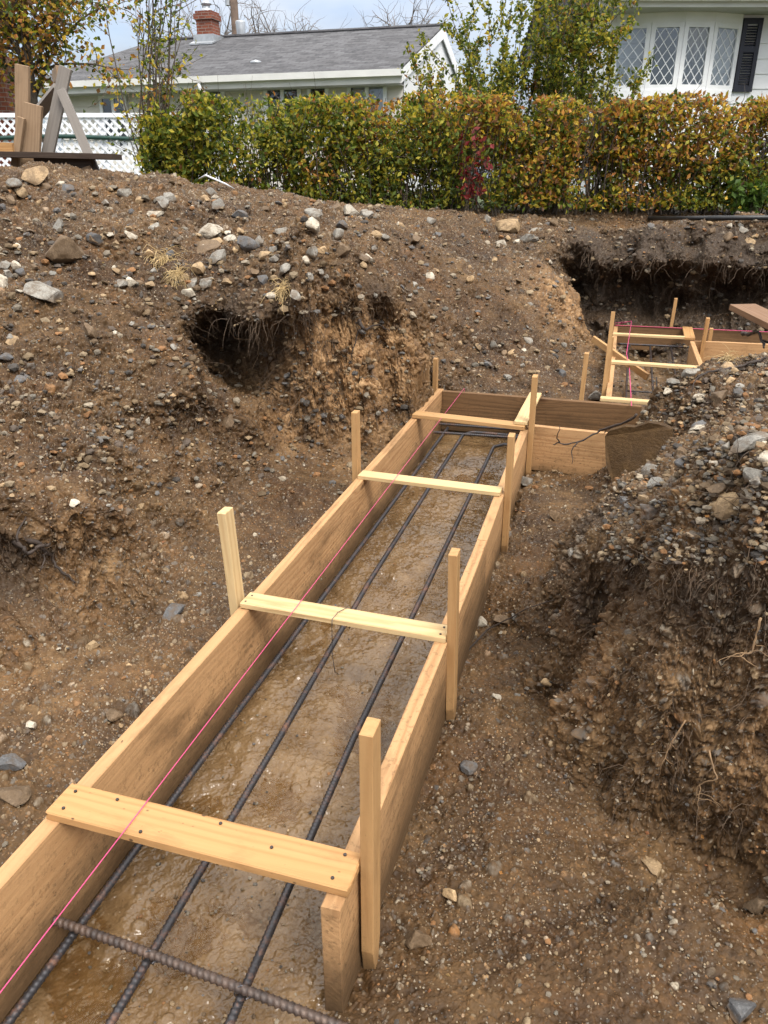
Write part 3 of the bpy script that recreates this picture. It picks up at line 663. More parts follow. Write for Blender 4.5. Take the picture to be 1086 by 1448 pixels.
bars = [([(-.972, -.2, zr), (-.972, 1.6, zr), (-.962, 3.2, zr+.005), (-.958, 4.70, zr+.01)], 'leftmost long dark rebar running close along the left form board'),
        ([(-.768, -.2, zr), (-.782, .8, zr), (-.80, 1.62, zr), (-.832, 2.6, zr), (-.835, 4.58, zr+.01), (-.79, 4.66, zr+.01), (-.5, 4.66, zr+.01), (.3, 4.62, zr+.01)], 'middle long dark rebar bent to the right at the far end'),
        ([(-.548, -.2, zr), (-.560, .85, zr), (-.592, 1.68, zr), (-.598, 2.45, zr), (-.615, 4.42, zr+.005), (-.56, 4.50, zr), (-.3, 4.5, zr+.02), (.3, 4.46, zr+.02)], 'rightmost long dark rebar nearest the right form board')]
for k, (pts, lab) in enumerate(bars):
    o = rebar(pts).build('rebar', M['rebar'], None, True, loc=pts[1]); tag(o, lab, 'rebar', 'reinforcing bars in the footing')
o = rebar([(-1.022, .925, zr+.0165), (-.79, .915, zr+.0165), (-.33, .885, zr+.0165), (-.1, .872, zr+.012)], .0094, .0145, n=14, amp=.42).build('rebar', M['rebar_rust'], None, True, loc=(-.7, .91, zr)); tag(o, 'rust pink crosswise rebar lying over the long bars in the near corner', 'rebar', 'reinforcing bars in the footing')
for pts, lab in (([(-1.32, 4.62, .20), (-1.15, 4.55, .17)], None), ([(-1.02, 4.56, zr+.018), (-.44, 4.60, zr+.018)], 'nearer of two short crosswise rebars at the far end of the form'), ([(-1.02, 4.74, zr+.02), (-.44, 4.76, zr+.02), (.3, 4.74, zr+.02)], 'farther crosswise rebar running on into the right-hand turn')):
    if lab is None: continue
    o = rebar(pts, .0088, .0125).build('rebar', M['rebar'], None, True, loc=pts[0]); tag(o, lab, 'rebar', 'reinforcing bars in the footing')
for x, lab in ((.14, 'left thin rebar inside the farther form'), (.33, 'middle thin rebar inside the farther form'), (.51, 'right thin rebar inside the farther form')):
    o = rebar([(x, 4.9, .09), (x+.01, 7.50, .16)], .0085, ribs=False, n=6).build('rebar', M['rebar'], None, True, loc=(x, 6, .09)); tag(o, lab, 'rebar', 'reinforcing bars in the footing')
o = rebar([(.05, 7.42, .17), (.62, 7.44, .17)], .010, ribs=False, n=6).build('rebar', M['rebar'], None, True, loc=(.3, 7.4, .17)); tag(o, 'crosswise rebar under the back board of the farther form', 'rebar', 'reinforcing bars in the footing')
o = rebar([(.15, 5.9, .115), (.36, 5.9, .115), (.37, 6.35, .125)], .006, ribs=False, n=6).build('rebar', M['rebar'], None, True, loc=(.3, 5.9, .11)); tag(o, 'thin bent hoop of bar lying across the far rebars', 'rebar', 'reinforcing bars in the footing')
def tie(c, r=.016, name='tie_wire', label=None):
    c = np.asarray(c, float); m = MB()
    for q in range(2):
        th = np.linspace(0, 2*np.pi, 18); ax = np.array([1, .6-1.2*q, 0]); ax /= np.linalg.norm(ax)
        m.tube([c+ax*r*math.cos(t)*1.0+np.array([0, 0, 1])*r*1.15*math.sin(t) for t in th], .0012, 5, False)
    m.tube([c+[r, 0, .004], c+[r+.008, -.012, .012], c+[r+.004, -.022, .016]], .0012, 5)
    return tag(m.build(name, M['wire'], None, True, loc=c), label, 'wire', 'wire ties on the rebar')
tie((-.780, .914, zr+.008), label='wire tie at the crossing of the middle bar and the rusty cross bar')
tie((-.562, .900, zr+.008), label='wire tie at the crossing of the right bar and the rusty cross bar')
# wire hung from the second lath
m = MB(); c = np.array([-.735, 1.96, ZT])
m.tube([c+[0, -.04, .0225], c+[.004, .0, .024], c+[.02, .035, .0225], c+[.025, .043, .01], c+[.026, .043, -.06]], .0011, 5)
m.tube([c+[0, -.04, .0225], c+[-.001, -.043, .0], c+[.0, -.05, -.11], c+[.006, -.046, -.17], c+[.012, -.03, -.19]], .0011, 5)
tag(m.build('tie_wire', M['wire'], None, True, loc=c), 'thin black wire looped over the second pale lath and hanging down', 'wire')
# pink mason's line
m = MB(); a, b = onz(0, 1404, ZT+.026), onz(656, 549, ZT+.026); b[1] = 4.80; b[2] = ZT+.022
a0 = a+(a-b)*.14
n_ = 40; pts = [a0*(1-s)+b*s for s in np.linspace(0, 1, n_)]
m.tube(pts, .0012, 6); m.tube([b, b+[.0, .025, .0], b+[0, .045, -.03], b+[0.004, .02, -.05]], .0015, 5)
tag(m.build('string_line', M['string'], None, True, loc=a), 'taut pink string line running along the nearest form above the laths', 'string')
m = MB(); s0 = ony(893, 454, 7.3); 
m.tube([onz(893, 574, ZT+.02), ony(890, 520, 5.93)+[0, 0, 0], onz(886, 500, ZT+.03), ony(893, 454, 7.3)], .0026, 5)
m.tube([ony(868, 457, 7.56), ony(893, 454, 7.3), ony(869, 460, 7.58), (1.6, 7.585, ZT+.016), (2.6, 7.62, ZT+.016)], .0030, 5)
tag(m.build('string_line', M['string'], None, True, loc=s0), 'pink string line strung over the farther form and along its back board', 'string')

# ------------------------------------------------------------------ rocks
def ico(n):
    import bmesh
    bm = bmesh.new(); bmesh.ops.create_icosphere(bm, subdivisions=n, radius=1); bm.verts.ensure_lookup_table()
    V = np.array([v.co[:] for v in bm.verts]); F = np.array([[v.index for v in f.verts] for f in bm.faces]); bm.free(); return V, F
def rockshape(V, seed, cuts=9, rough=.06, ang=.55):
    r = np.random.default_rng(seed); W_ = V.copy()
    for k in range(cuts):
        n = r.normal(size=3); n /= np.linalg.norm(n); d = r.uniform(ang, .92)
        e = W_@n-d; W_ -= np.where(e > 0, e*.93, 0)[:, None]*n
    W_ *= 1+rough*fbm(V*1.7+seed, 3, seed)[:, None]
    return W_/np.abs(W_).max(0)
I4, F4 = ico(4); I2, F2 = ico(2); I1, F1_ = ico(1)
protos = []
for s in range(14):
    V = rockshape(I4, 100+s, 12, .06, .34); me = bpy.data.meshes.new('rock'); protos.append(V)
def rock(p, size, mat, label, group=None, flat=.6, rz=None, sink=.3, el=1.0, tilt=.3, name='rock', lift=0.0):
    V = protos[random.randrange(14)]*np.array([size*.5, size*.5/el, size*.5*flat])
    n = gnormal(p); n = n*.6+np.array([0, 0, .4]); n /= np.linalg.norm(n)
    q = Vector((0, 0, 1)).rotation_difference(Vector(n)); R_ = (q.to_matrix() @ Matrix.Rotation(random.uniform(-tilt, tilt), 3, 'X') @ Matrix.Rotation(random.uniform(0, 6.28) if rz is None else rz, 3, 'Z'))
    V = V@np.array(R_).T
    z = float(p[2])
    c = np.array([p[0], p[1], z+size*.5*flat*(1-2*sink)+lift])
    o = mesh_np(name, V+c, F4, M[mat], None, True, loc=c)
    o.data.set_sharp_from_angle(angle=.5)
    return tag(o, label, 'rock', group)
def pxsize(p, px):
    d = np.linalg.norm(np.asarray(p)-O); return px*d/1140.0
H = [ # photo direction, width, material, flatness, label
 (92, 362, 58, 'rock_brown', .75, 'largest dark brown rock on the left spoil bank'),
 (6, 404, 30, 'rock_pale', .8, 'pale beige round rock on the far left of the spoil bank'),
 (66, 414, 56, 'rock_grey', .35, 'grey green slab tilted in the spoil below the largest brown rock'),
 (137, 338, 26, 'rock_dark', .6, 'dark grey stone to the upper right of the largest brown rock'),
 (219, 301, 30, 'rock_pale', .3, 'thin pale flat stone lying near the mound top'),
 (232, 286, 27, 'rock_grey', .45, 'grey stone just above the thin pale flat stone'),
 (300, 327, 38, 'rock_pale', .5, 'large pale grey stone in the middle of the mound rubble'),
 (291, 347, 46, 'rock_brown', .35, 'wide brown flat stone below the large pale grey stone'),
 (350, 347, 36, 'rock_dark', .75, 'dark slate blue stone right of the wide brown stone'),
 (309, 365, 30, 'rock_grey', .5, 'grey stone under the wide brown flat stone'),
 (326, 338, 22, 'rock_pale', .5, 'small pale stone between the pale and the slate stones'),
 (376, 361, 26, 'rock_tan', .5, 'tan stone right below the dark slate blue stone'),
 (281, 382, 26, 'rock_tan', .7, 'round tan brown stone beside the dry grass tuft'),
 (186, 400, 18, 'rock_pale', .8, 'small round pale stone left of the dry grass tuft'),
 (211, 403, 20, 'rock_tan', .5, 'small tan stone below the dry grass tuft'),
 (320, 398, 18, 'rock_tan', .5, 'small orange tan pebble above the cave'),
 (371, 395, 20, 'rock_dark', .7, 'dark grey stone above the root curtain'),
 (402, 382, 24, 'rock_grey', .6, 'pointed light grey stone above the ochre cut wall'),
 (445, 322, 34, 'rock_pale', .7, 'beige rock on the mound crest left of the middle'),
 (443, 303, 30, 'rock_grey', .5, 'grey rock behind the beige rock on the crest'),
 (495, 299, 34, 'rock_pale', .5, 'pale wide rock on the crest in front of the hedge'),
 (520, 305, 24, 'rock_grey', .7, 'grey rock at the hedge foot right of the pale wide rock'),
 (485, 358, 22, 'rock_brown', .8, 'brown upright stone on the slope above the ochre wall'),
 (96, 268, 22, 'rock_dark', .6, 'dark grey stone near the crest under the plank bench'),
 (50, 250, 40, 'rock_tan', .35, 'flat tan rock on the crest in front of the plank bench'),
 (18, 258, 30, 'rock_grey', .4, 'flat grey rock at the far left of the crest'),
 (129, 474, 22, 'rock_brown', 1.2, 'upright brown stone standing in the left slope'),
 (8, 506, 22, 'rock_dark', .6, 'blue grey stone at the left edge of the slope'),
 (26, 537, 26, 'rock_dark', .4, 'flat slate stone low on the left slope'),
 (20, 480, 24, 'rock_tan', .35, 'flat pale orange stone on the left slope'),
 (320, 604, 38, 'rock_brown', .7, 'grey brown rock on the ridge below the cave'),
 (716, 322, 42, 'rock_tan', .6, 'big tan rock on the yard edge under the hedge middle'),
 (745, 338, 26, 'rock_grey', .6, 'grey rock right of the big tan rock at the yard edge'),
 (14, 1078, 44, 'rock_dark', .5, 'dark angular rock at the left edge of the trench floor'),
 (18, 1124, 46, 'rock_brown', .6, 'dark brown lump just below the dark angular rock'),
 (132, 914, 26, 'rock_tan', .7, 'rounded tan stone on the left trench floor'),
 (247, 864, 36, 'rock_dark', .5, 'dark flat stone near the leaning left stake'),
 (165, 1008, 38, 'rock_brown', .3, 'half buried brown slab on the left trench floor'),
 (675, 878, 30, 'rock_pale', .7, 'pale grey rock right of the form beside a brown one'),
 (706, 878, 30, 'rock_brown', .8, 'rounded brown rock right of the form beside a pale one'),
 (712, 766, 20, 'rock_grey', .8, 'grey stone at the foot of the third right stake'),
 (746, 680, 27, 'rock_grey', .5, 'grey stone near the corner of the form'),
 (786, 730, 22, 'rock_brown', .7, 'brown stone between the form corner and the right bank'),
 (637, 1266, 26, 'rock_tan', .6, 'muddy tan stone on the right trench floor'),
 (590, 1328, 42, 'rock_brown', .7, 'muddy brown lump beside the nearest right stake'),
 (661, 1082, 28, 'rock_dark', .6, 'dark reddish stone right of the near board'),
 (922, 1222, 30, 'rock_tan', .35, 'flat light tan stone below the right bank'),
 (1072, 1280, 36, 'rock_brown', .6, 'brown rock at the right edge of the trench floor'),
 (1045, 1424, 40, 'rock_dark', .4, 'dark flat stone in the lower right corner'),
 (1060, 676, 40, 'rock_grey', .7, 'round blue grey rock on top of the right bank'),
 (1028, 714, 50, 'rock_tan', .6, 'tan angular rock at the lip of the right bank'),
 (1010, 690, 34, 'rock_brown', .5, 'brown flat rock behind the tan one on the right bank'),
 (1062, 622, 62, 'rock_grey', .4, 'wide grey slab on the right bank'),
 (926, 682, 30, 'rock_grey', .5, 'grey stone on the left part of the right bank'),
 (960, 655, 24, 'rock_dark', .5, 'small dark stone in the middle of the right bank'),
 (1015, 560, 30, 'rock_brown', .5, 'brown stone on the far slope of the right bank'),
 (985, 605, 26, 'rock_pale', .4, 'pale flat stone on the far slope of the right bank'),
 (842, 562, 22, 'rock_grey', .9, 'round grey stone behind the dark end board'),
]
for px, py, w, mt, fl, lab in H:
    p = at(px, py+w*.15); rock(p, pxsize(p, w), mt, lab, None, fl, sink=.22, el=random.uniform(1.0, 1.5), tilt=.25)
HXY = np.array([at(h[0], h[1])[:2] for h in H])
# smaller loose stones, each its own
keys = ['rock_grey', 'rock_grey', 'rock_brown', 'rock_pale', 'rock_tan', 'rock_tan', 'rock_dark', 'rock_brown']
zones = [ # pixel box, count, widths, group, label
 ((0, 260, 560, 420), 115, (10, 25), 'stones on the left mound top', 'small loose stone among many scattered over the left mound top'),
 ((0, 420, 300, 720), 30, (8, 18), 'stones on the left slope', 'small loose stone among many stuck in the left slope'),
 ((520, 305, 1080, 345), 34, (8, 22), 'stones along the yard edge', 'small stone among many along the yard edge under the hedge'),
 ((560, 360, 810, 540), 60, (7, 19), 'stones on the rubble slope', 'small stone among many on the rubble slope behind the form'),
 ((880, 500, 1086, 740), 60, (10, 28), 'stones on the right bank', 'small loose stone among many on top of the right bank'),
 ((650, 690, 820, 1000), 20, (9, 18), 'stones beside the form', 'small stone among many between the form and the right bank'),
 ((0, 800, 330, 1060), 16, (8, 16), 'stones on the left floor', 'small stone among many on the left trench floor')]
for (x0, y0, x1, y1), n_, (w0, w1), grp, lab in zones:
    for q in range(n_):
        px, py = random.uniform(x0, x1), random.uniform(y0, y1); p = at(px, py)
        if (-1.1 < p[0] < -.3 and p[1] < 4.9) or (-.1 < p[0] < .7 and p[1] > 4.8): continue
        w = w0+(w1-w0)*random.random()**1.8
        rock(p, pxsize(p, w), random.choice(keys), lab, grp, random.uniform(.4, .85), sink=random.uniform(.25, .5), el=random.uniform(1, 1.7), tilt=.5, name='stone')

# gravel: uncountable small stones in the soil
gp = [rockshape(I1, 300+s, 6, .05, .5) for s in range(10)]
pal = np.array([(.06, .055, .05), (.15, .135, .11), (.10, .068, .04), (.25, .19, .12), (.12, .115, .11), (.30, .215, .125), (.22, .11, .045), (.27, .225, .165), (.17, .145, .11), (.09, .07, .055), (.13, .09, .05), (.18, .13, .075)])
NV = len(I1); GV, GC, GF = [], [], []
def gravel(n, box, smin, smax):
    px = rng.uniform(box[0], box[2], n); py = rng.uniform(box[1], box[3], n); c = 0
    for a_, b_ in zip(px, py):
        p = at(a_, b_)
        if p[1] > 9.7: continue
        if p[1] < 4.9 and (-1.12 < p[0] < -.99 or -.45 < p[0] < -.34): continue
        if (-1.08 < p[0] < -.36 and p[1] < 4.86): 
            if random.random() > .45: continue
            s = random.uniform(.004, .012)
        else:
            s = smin*(smax/smin)**(random.random()**2.0)*(.6+.12*np.linalg.norm(p-O))
        V = gp[random.randrange(10)]*np.array([s, s*random.uniform(.6, 1), s*random.uniform(.35, .8)])*.5
        q = np.array((Matrix.Rotation(random.uniform(-.6, .6), 3, 'X') @ Matrix.Rotation(random.uniform(0, 6.28), 3, 'Z')))
        GV.append(V@q.T+p+[0, 0, s*.12]); GC.append(np.repeat(pal[random.randrange(12)][None]*random.uniform(.7, 1.15), NV, 0))
        GF.append(F1_+len(GF)*NV)
gravel(4200, (0, 250, 1086, 700), .012, .050); gravel(1000, (0, 700, 420, 1448), .006, .020); gravel(1500, (560, 640, 1086, 1448), .006, .019); gravel(1500, (850, 480, 1086, 800), .012, .036)
gravel(900, (60, 640, 700, 1448), .004, .012)
gr = mesh_np('gravel', np.vstack(GV), np.vstack(GF), M['gravel'], None, False, cols=np.vstack(GC)); tag(gr, 'small mixed gravel scattered through the dug earth', None, kind='stuff')

# ------------------------------------------------------------------ roots and fibres
def wander(p, d, L, n, droop, jit):
    pts = [np.array(p, float)]; d = np.array(d, float); d /= np.linalg.norm(d)
    for q in range(n):
        d = d+rng.normal(size=3)*jit+np.array([0, 0, -droop]); d /= np.linalg.norm(d); pts.append(pts[-1]+d*L/n)
    return pts
fib = MB()
def fibres(n, box, L, r, hang=.25):
    for q in range(n):
        p = at(random.uniform(box[0], box[2]), random.uniform(box[1], box[3])); nn = gnormal(p)
        d = nn*.6+rng.normal(size=3)*.6; l = random.uniform(*L)
        P_ = wander(p-nn*.01, d, l, 6, hang, .35); fib.tube(P_, np.linspace(r, r*.4, 7), 3, False)
fibres(420, (250, 430, 480, 600), (.05, .22), .0018, .4); fibres(220, (400, 420, 580, 640), (.04, .16), .0016, .4)
fibres(420, (820, 360, 1086, 460), (.06, .25), .003, .4); fibres(420, (840, 700, 1086, 1180), (.03, .14), .0011, .35)
fibres(350, (0, 560, 320, 860), (.03, .12), .0010, .2); fibres(300, (0, 280, 560, 440), (.04, .14), .0013, .15); fibres(160, (850, 500, 1086, 720), (.04, .14), .0012, .15); fibres(150, (560, 320, 820, 540), (.05, .16), .0016, .2)
def fringe(line, n, L, r):
    for q in range(n):
        t_ = rng.random()*(len(line)-1); k = int(t_); f_ = t_-k; (x0, y0), (x1, y1) = line[k], line[k+1]
        if fbm(np.array([[x0*.02+t_*3.1, y0*.01, 2.0]]), 2, 71)[0] < -.05+.25*rng.normal(): continue
        p = at(x0+(x1-x0)*f_, y0+(y1-y0)*f_+rng.normal()*6); nn = gnormal(p); l = random.uniform(*L)
        fib.tube(wander(p-nn*.01, nn*.5+np.array([0, 0, -.6])+rng.normal(size=3)*.45, l, 6, .35, .3), np.linspace(r, r*.4, 7), 3, False)
fringe(((238, 452), (300, 448), (380, 455), (430, 440)), 120, (.04, .20), .0015); fringe(((430, 436), (500, 432), (565, 436)), 110, (.04, .15), .0014)
fringe(((825, 352), (900, 358), (1000, 360), (1086, 362)), 200, (.05, .26), .0024); fringe(((850, 740), (900, 790), (1000, 815), (1086, 815)), 170, (.02, .14), .0009); fringe(((0, 765), (90, 775), (165, 765)), 160, (.03, .14), .0010)
fo = fib.build('root_fibres', simple('fibre', (.060, .038, .022), .8, .5, 12)); tag(fo, 'tangle of fine hair roots hanging from the cut earth', None, kind='stuff')
def root(pts, r, mat, label, br=0):
    P_ = np.array(pts, float); s = np.linspace(0, 1, len(P_)); t = np.linspace(0, 1, 26); Q = np.stack([np.interp(t, s, P_[:, k]) for k in range(3)], 1)
    Q[1:-1] = (Q[:-2]+Q[1:-1]*2+Q[2:])/4; Q[1:] += np.cumsum(rng.normal(size=(25, 3))*r*.35, 0)
    m = MB(); m.tube(Q, np.linspace(r, r*.35, 26)*(1+.15*rng.normal(size=26)), 7)
    for b in range(br):
        k = random.randrange(6, 22); m.tube(wander(Q[k], Q[k]-Q[k-1]+rng.normal(size=3)*.02, r*random.uniform(14, 30), 6, .1, .35), np.linspace(r*.5, r*.2, 7), 5)
    return tag(m.build('root', M[mat], None, True, loc=Q[0]), label, 'root')
def sf(px, py, up=.02): p = at(px, py); return p+gnormal(p)*up
root([ony(900, 586, 4.0), ony(880, 600, 4.06), ony(850, 610, 4.12), ony(815, 628, 4.10), ony(790, 624, 4.10), ony(778, 627, 4.08)], .008, 'root', 'dark bare twig hanging over the short front board of the form', 3)
root([sf(0, 758), sf(50, 770), sf(75, 790), sf(95, 815), sf(112, 832, .03)], .009, 'root', 'thick black root curving out of the left ledge', 2)
root([sf(0, 762, .03), sf(25, 768, .04), sf(52, 772, .04)], .010, 'root', 'short stub of black root at the left edge of the ledge', 1)
root([sf(1086, 512, .03), sf(1050, 524, .03), sf(1010, 536, .03), sf(985, 550, .02)], .009, 'root', 'long dark root lying across the right bank slope', 2)
root([sf(1086, 860, .05), sf(1078, 905, .07), sf(1062, 905, .08), sf(1084, 930, .05)], .0028, 'root_pale', 'pale branching root sticking out high on the right bank face', 4)
root([sf(1020, 1060, .04), sf(1028, 1090, .05), sf(1010, 1110, .05), sf(985, 1130, .04)], .0025, 'root_pale', 'pale root low on the right bank face', 3)
root([sf(960, 1010, .03), sf(958, 1040, .04), sf(945, 1070, .04), sf(940, 1090, .03)], .002, 'root_pale', 'thin pale root hanging in the middle of the right bank face', 2)
root([sf(500, 455, .05), sf(515, 458, .08), sf(535, 459, .08), sf(552, 461, .03)], .010, 'root', 'dark root poking sideways from the ochre cut wall', 1)
root([sf(325, 460, .04), sf(345, 475, .06), sf(365, 485, .06), sf(370, 520, .05)], .005, 'root_pale', 'reddish thin root hanging beside the cave', 2)
root([ony(1052, 460, 5.6)-[0, 0, .05], ony(1070, 475, 5.2), ony(1086, 490, 5.0)], .014, 'root', 'grey root leaning under the reddish brown plank', 1)
root([sf(648, 930), sf(690, 895), sf(740, 868), sf(790, 850)], .004, 'root', 'thin black root lying between the form and the right bank', 2)
# dry grass tufts
def tuft(px, py, L, n, label):
    c = at(px, py); m = MB()
    for q in range(n):
        d = np.array([random.gauss(0, .7), random.gauss(-.3, .6), random.uniform(.1, 1)])
        m.tube(wander(c+rng.normal(size=3)*L*.12, d, L*random.uniform(.5, 1.1), 6, .35, .25), np.linspace(.0016, .0006, 7), 3, False)
    tag(m.build('grass_tuft', M['straw'], None, False, loc=c), label, 'grass tuft')
tuft(230, 372, .20, 190, 'dry straw tuft on the left mound above the cave'); tuft(252, 388, .14, 90, 'lower straw tuft beside the round tan stone'); tuft(398, 410, .12, 80, 'small straw tuft above the ochre cut wall'); tuft(1030, 508, .12, 50, 'small straw tuft on the right bank crest')
# fallen leaves
def leaf_verts(P_, size, nrm_up=None, elong=1.0):
    n = len(P_); d = rng.normal(size=(n, 3)); 
    if nrm_up is not None: d[:, 2] *= nrm_up
    d /= np.linalg.norm(d, axis=1, keepdims=True); e = rng.normal(size=(n, 3))
    if nrm_up is not None: e[:, 2] *= nrm_up
    e -= d*(d*e).sum(1, keepdims=True); e /= np.linalg.norm(e, axis=1, keepdims=True); f = np.cross(d, e)
    s = (np.asarray(size)*rng.uniform(.6, 1.25, n))[:, None]
    V = np.stack([P_, P_+d*s*.5*elong+e*s*.38+f*s*.12, P_+d*s*elong, P_+d*s*.5*elong-e*s*.38+f*s*.12], 1).reshape(-1, 3)
    k = np.arange(n)[:, None]*4; F = np.concatenate([k+[0, 1, 2], k+[0, 2, 3]], 0); return V, F
lp = np.array([at(random.uniform(x0, x1), random.uniform(y0, y1)) for (x0, y0, x1, y1), n in (((480, 298, 1086, 345), 260), ((560, 640, 1086, 1448), 45), ((0, 300, 560, 800), 120), ((860, 480, 1086, 760), 70)) for q in range(n)])+[0, 0, .012]
V, F = leaf_verts(lp, np.full(len(lp), .017)*(.5+.12*np.linalg.norm(lp-O, axis=1)), .25)
lc = np.array([(.36, .17, .05), (.34, .22, .11), (.26, .11, .05), (.30, .20, .09), (.18, .11, .06)])[rng.integers(0, 5, len(lp))]
tag(mesh_np('leaves', V, F, M['leaf'], cols=np.repeat(lc, 4, 0)), 'fallen yellow and brown leaves scattered over the earth', None, kind='stuff')

# ------------------------------------------------------------------ hedge and shrubs
GREENS = np.array([(.068, .098, .016), (.10, .14, .02), (.165, .185, .024), (.038, .056, .011), (.27, .25, .03), (.36, .30, .036)])
WARM = np.array([(.42, .27, .036), (.46, .30, .04), (.32, .13, .032), (.20, .10, .042), (.36, .17, .036), (.14, .085, .05)])
RED = np.array([(.15, .016, .018), (.20, .03, .028), (.09, .012, .012)])
def colours(P_, warm):
    n = len(P_); g = GREENS[rng.integers(0, len(GREENS), n)]; w = WARM[rng.integers(0, len(WARM), n)]
    c = np.where((rng.random(n) < warm)[:, None], w, g); return c*rng.uniform(.75, 1.25, (n, 1))
hb = uv(0, 9.6, 1.2)
hedge = thing('hedge', uv(.6, 9.6, 1.2), 'long clipped hedge in green and yellow autumn leaf along the yard edge', 'hedge')
n = 86000
u = rng.uniform(-2.72, 5.2, n); v = 9.6+rng.normal(size=n)*.20; h = rng.random(n)**.85
top = 2.40+.02*np.sin(u*2.1)+.035*vnoise(np.stack([u*2.5, u*0, u*0], 1), 4)+.06*(u < -2.0)-.03*u*(u > 2)*.3
zz = 1.24+(top-1.24)*h
cl = fbm(np.stack([u*2.6, v*3, zz*2.6], 1), 3, 8)
keep = (cl > -.47+.25*rng.random(n)) & ((u > -2.5) | (zz < 2.2))
u, v, zz, cl, h = u[keep], v[keep], zz[keep], cl[keep], h[keep]
P_ = np.stack([u*math.cos(YAW)-v*math.sin(YAW), u*math.sin(YAW)+v*math.cos(YAW), zz], 1)
wn = np.clip(.19+.65*fbm(np.stack([u*1.1, v, zz*1.4], 1), 2, 14)+.45*(h-.5)+.07*np.clip(u, -2, 3), .03, .85)
V, F = leaf_verts(P_, np.full(len(P_), .048), None, 1.3); 
mesh_np('foliage', V, F, M['leaf'], hedge, False, cols=np.repeat(colours(P_, wn), 4, 0), loc=hedge.location)
sm = MB()
for q in range(330):
    u_ = rng.uniform(-2.7, 5.2); p = uv(u_, 9.6+rng.normal()*.12, 1.18)
    sm.tube(wander(p, (rng.normal()*.2, rng.normal()*.15, 1), rng.uniform(.7, 1.25), 7, -.06, .13), np.linspace(.010, .003, 8), 4, False)
for q in range(900):
    u_ = rng.uniform(-2.7, 5.2); p = uv(u_, 9.6+rng.normal()*.16, rng.uniform(1.3, 2.3))
    sm.tube(wander(p, rng.normal(size=3)+[0, 0, .8], rng.uniform(.15, .4), 4, -.05, .2), np.linspace(.004, .0015, 5), 3, False)
sm.build('stems', M['bark'], hedge)
def leafy(name, label, uvz, height, spread, nl, nst, warm=.1, size=.05, cols=None, top_density=.6, group=None, bare=.15, lean=(0, 0), rst=.010, cat='shrub', ellip=False):
    base = uv(*uvz); t = thing(name, base, label, cat, group); m = MB(); tips = []
    for q in range(nst):
        a = rng.uniform(0, 6.28); sp_ = rng.random()**.6
        d = np.array([math.cos(a)*spread*sp_/height*.75+lean[0], math.sin(a)*spread*sp_/height*.6+lean[1], 1])
        L = height*rng.uniform(.72, 1.05)*(1-.25*sp_**2)
        Q = np.array(wander(base+np.array([math.cos(a), math.sin(a), 0])*spread*.22*sp_-[0, 0, .05], d, L, 12, -.015, .07))
        m.tube(Q, np.linspace(rst, rst*.25, 13), 5, False)
        for b in range(5):
            k = rng.integers(3, 12); w = np.array(wander(Q[k], (Q[k]-Q[k-1])/np.linalg.norm(Q[k]-Q[k-1])*.9+rng.normal(size=3)*.5, height*rng.uniform(.10, .22), 5, -.05, .18))
            m.tube(w, np.linspace(rst*.4, rst*.15, 6), 3, False); tips.append(w)
        tips.append(Q[4:])
    m.build('stems', M['bark'], t)
    T = np.vstack([np.vstack([w[:-1]+(w[1:]-w[:-1])*f for f in (0, .25, .5, .75)]) for w in tips])
    T = T[rng.integers(0, len(T), nl)]
    T = T[(T[:, 2]-base[2]) > height*bare]
    T = T+rng.normal(size=T.shape)*size*.55
    V, F = leaf_verts(T, np.full(len(T), size), None, 1.3)
    c = colours(T, np.full(len(T), warm)+.25*fbm(T*2, 2, 3)) if cols is None else cols[rng.integers(0, len(cols), len(T))]
    mesh_np('foliage', V, F, M['leaf'], t, False, cols=np.repeat(c, 4, 0), loc=base); return t
def up(px, v): return (px-543)/1250.0*v
leafy('shrub', 'upright green shrub behind the hedge under the gable end of the grey roofed house', (up(652, 10.6), 10.6, 1.2), 2.1, .85, 7000, 26, .08, .044, group='tall shrubs behind the hedge')
leafy('shrub', 'tall open green shrub behind the hedge in front of the gap between the two houses', (up(722, 10.8), 10.8, 1.2), 2.95, .75, 8000, 20, .06, .044, group='tall shrubs behind the hedge')
leafy('shrub', 'tallest dense green shrub behind the hedge left of the bow window', (up(800, 10.7), 10.7, 1.2), 3.2, .8, 11000, 24, .05, .044, group='tall shrubs behind the hedge')
leafy('shrub', 'narrow bushy shrub close to the left edge of the bow window', (up(862, 10.9), 10.9, 1.2), 2.0, .34, 2300, 11, .05, .044, group='tall shrubs behind the hedge')
leafy('shrub', 'thin yellow green shrub of long wands at the left end of the hedge', (up(205, 9.5), 9.5, 1.2), 3.1, .5, 1150, 17, .12, .048, lean=(-.03, 0), bare=.2, rst=.013)
leafy('shrub', 'low leafy green shrub at the left end of the hedge foot', (up(232, 9.3), 9.3, 1.2), 1.2, .42, 3200, 14, .14, .055, bare=.02)
leafy('vine', 'red leaved creeper growing up through the middle of the hedge', (up(672, 9.12), 9.12, 1.2), 0.95, .30, 200, 9, 0, .055, RED, bare=.1, rst=.004, cat='creeper')
leafy('shrub', 'small fresh green plant at the hedge foot by the red creeper', (up(712, 9.22), 9.22, 1.2), .5, .22, 260, 8, .03, .05, bare=.05, rst=.004)
leafy('shrub', 'bright green fern like plant at the right end of the hedge foot', (up(1085, 9.15), 9.15, 1.2), .5, .30, 420, 10, .02, .06, np.array([(.05, .095, .014), (.075, .13, .018), (.035, .07, .012)]), bare=.02, rst=.004)

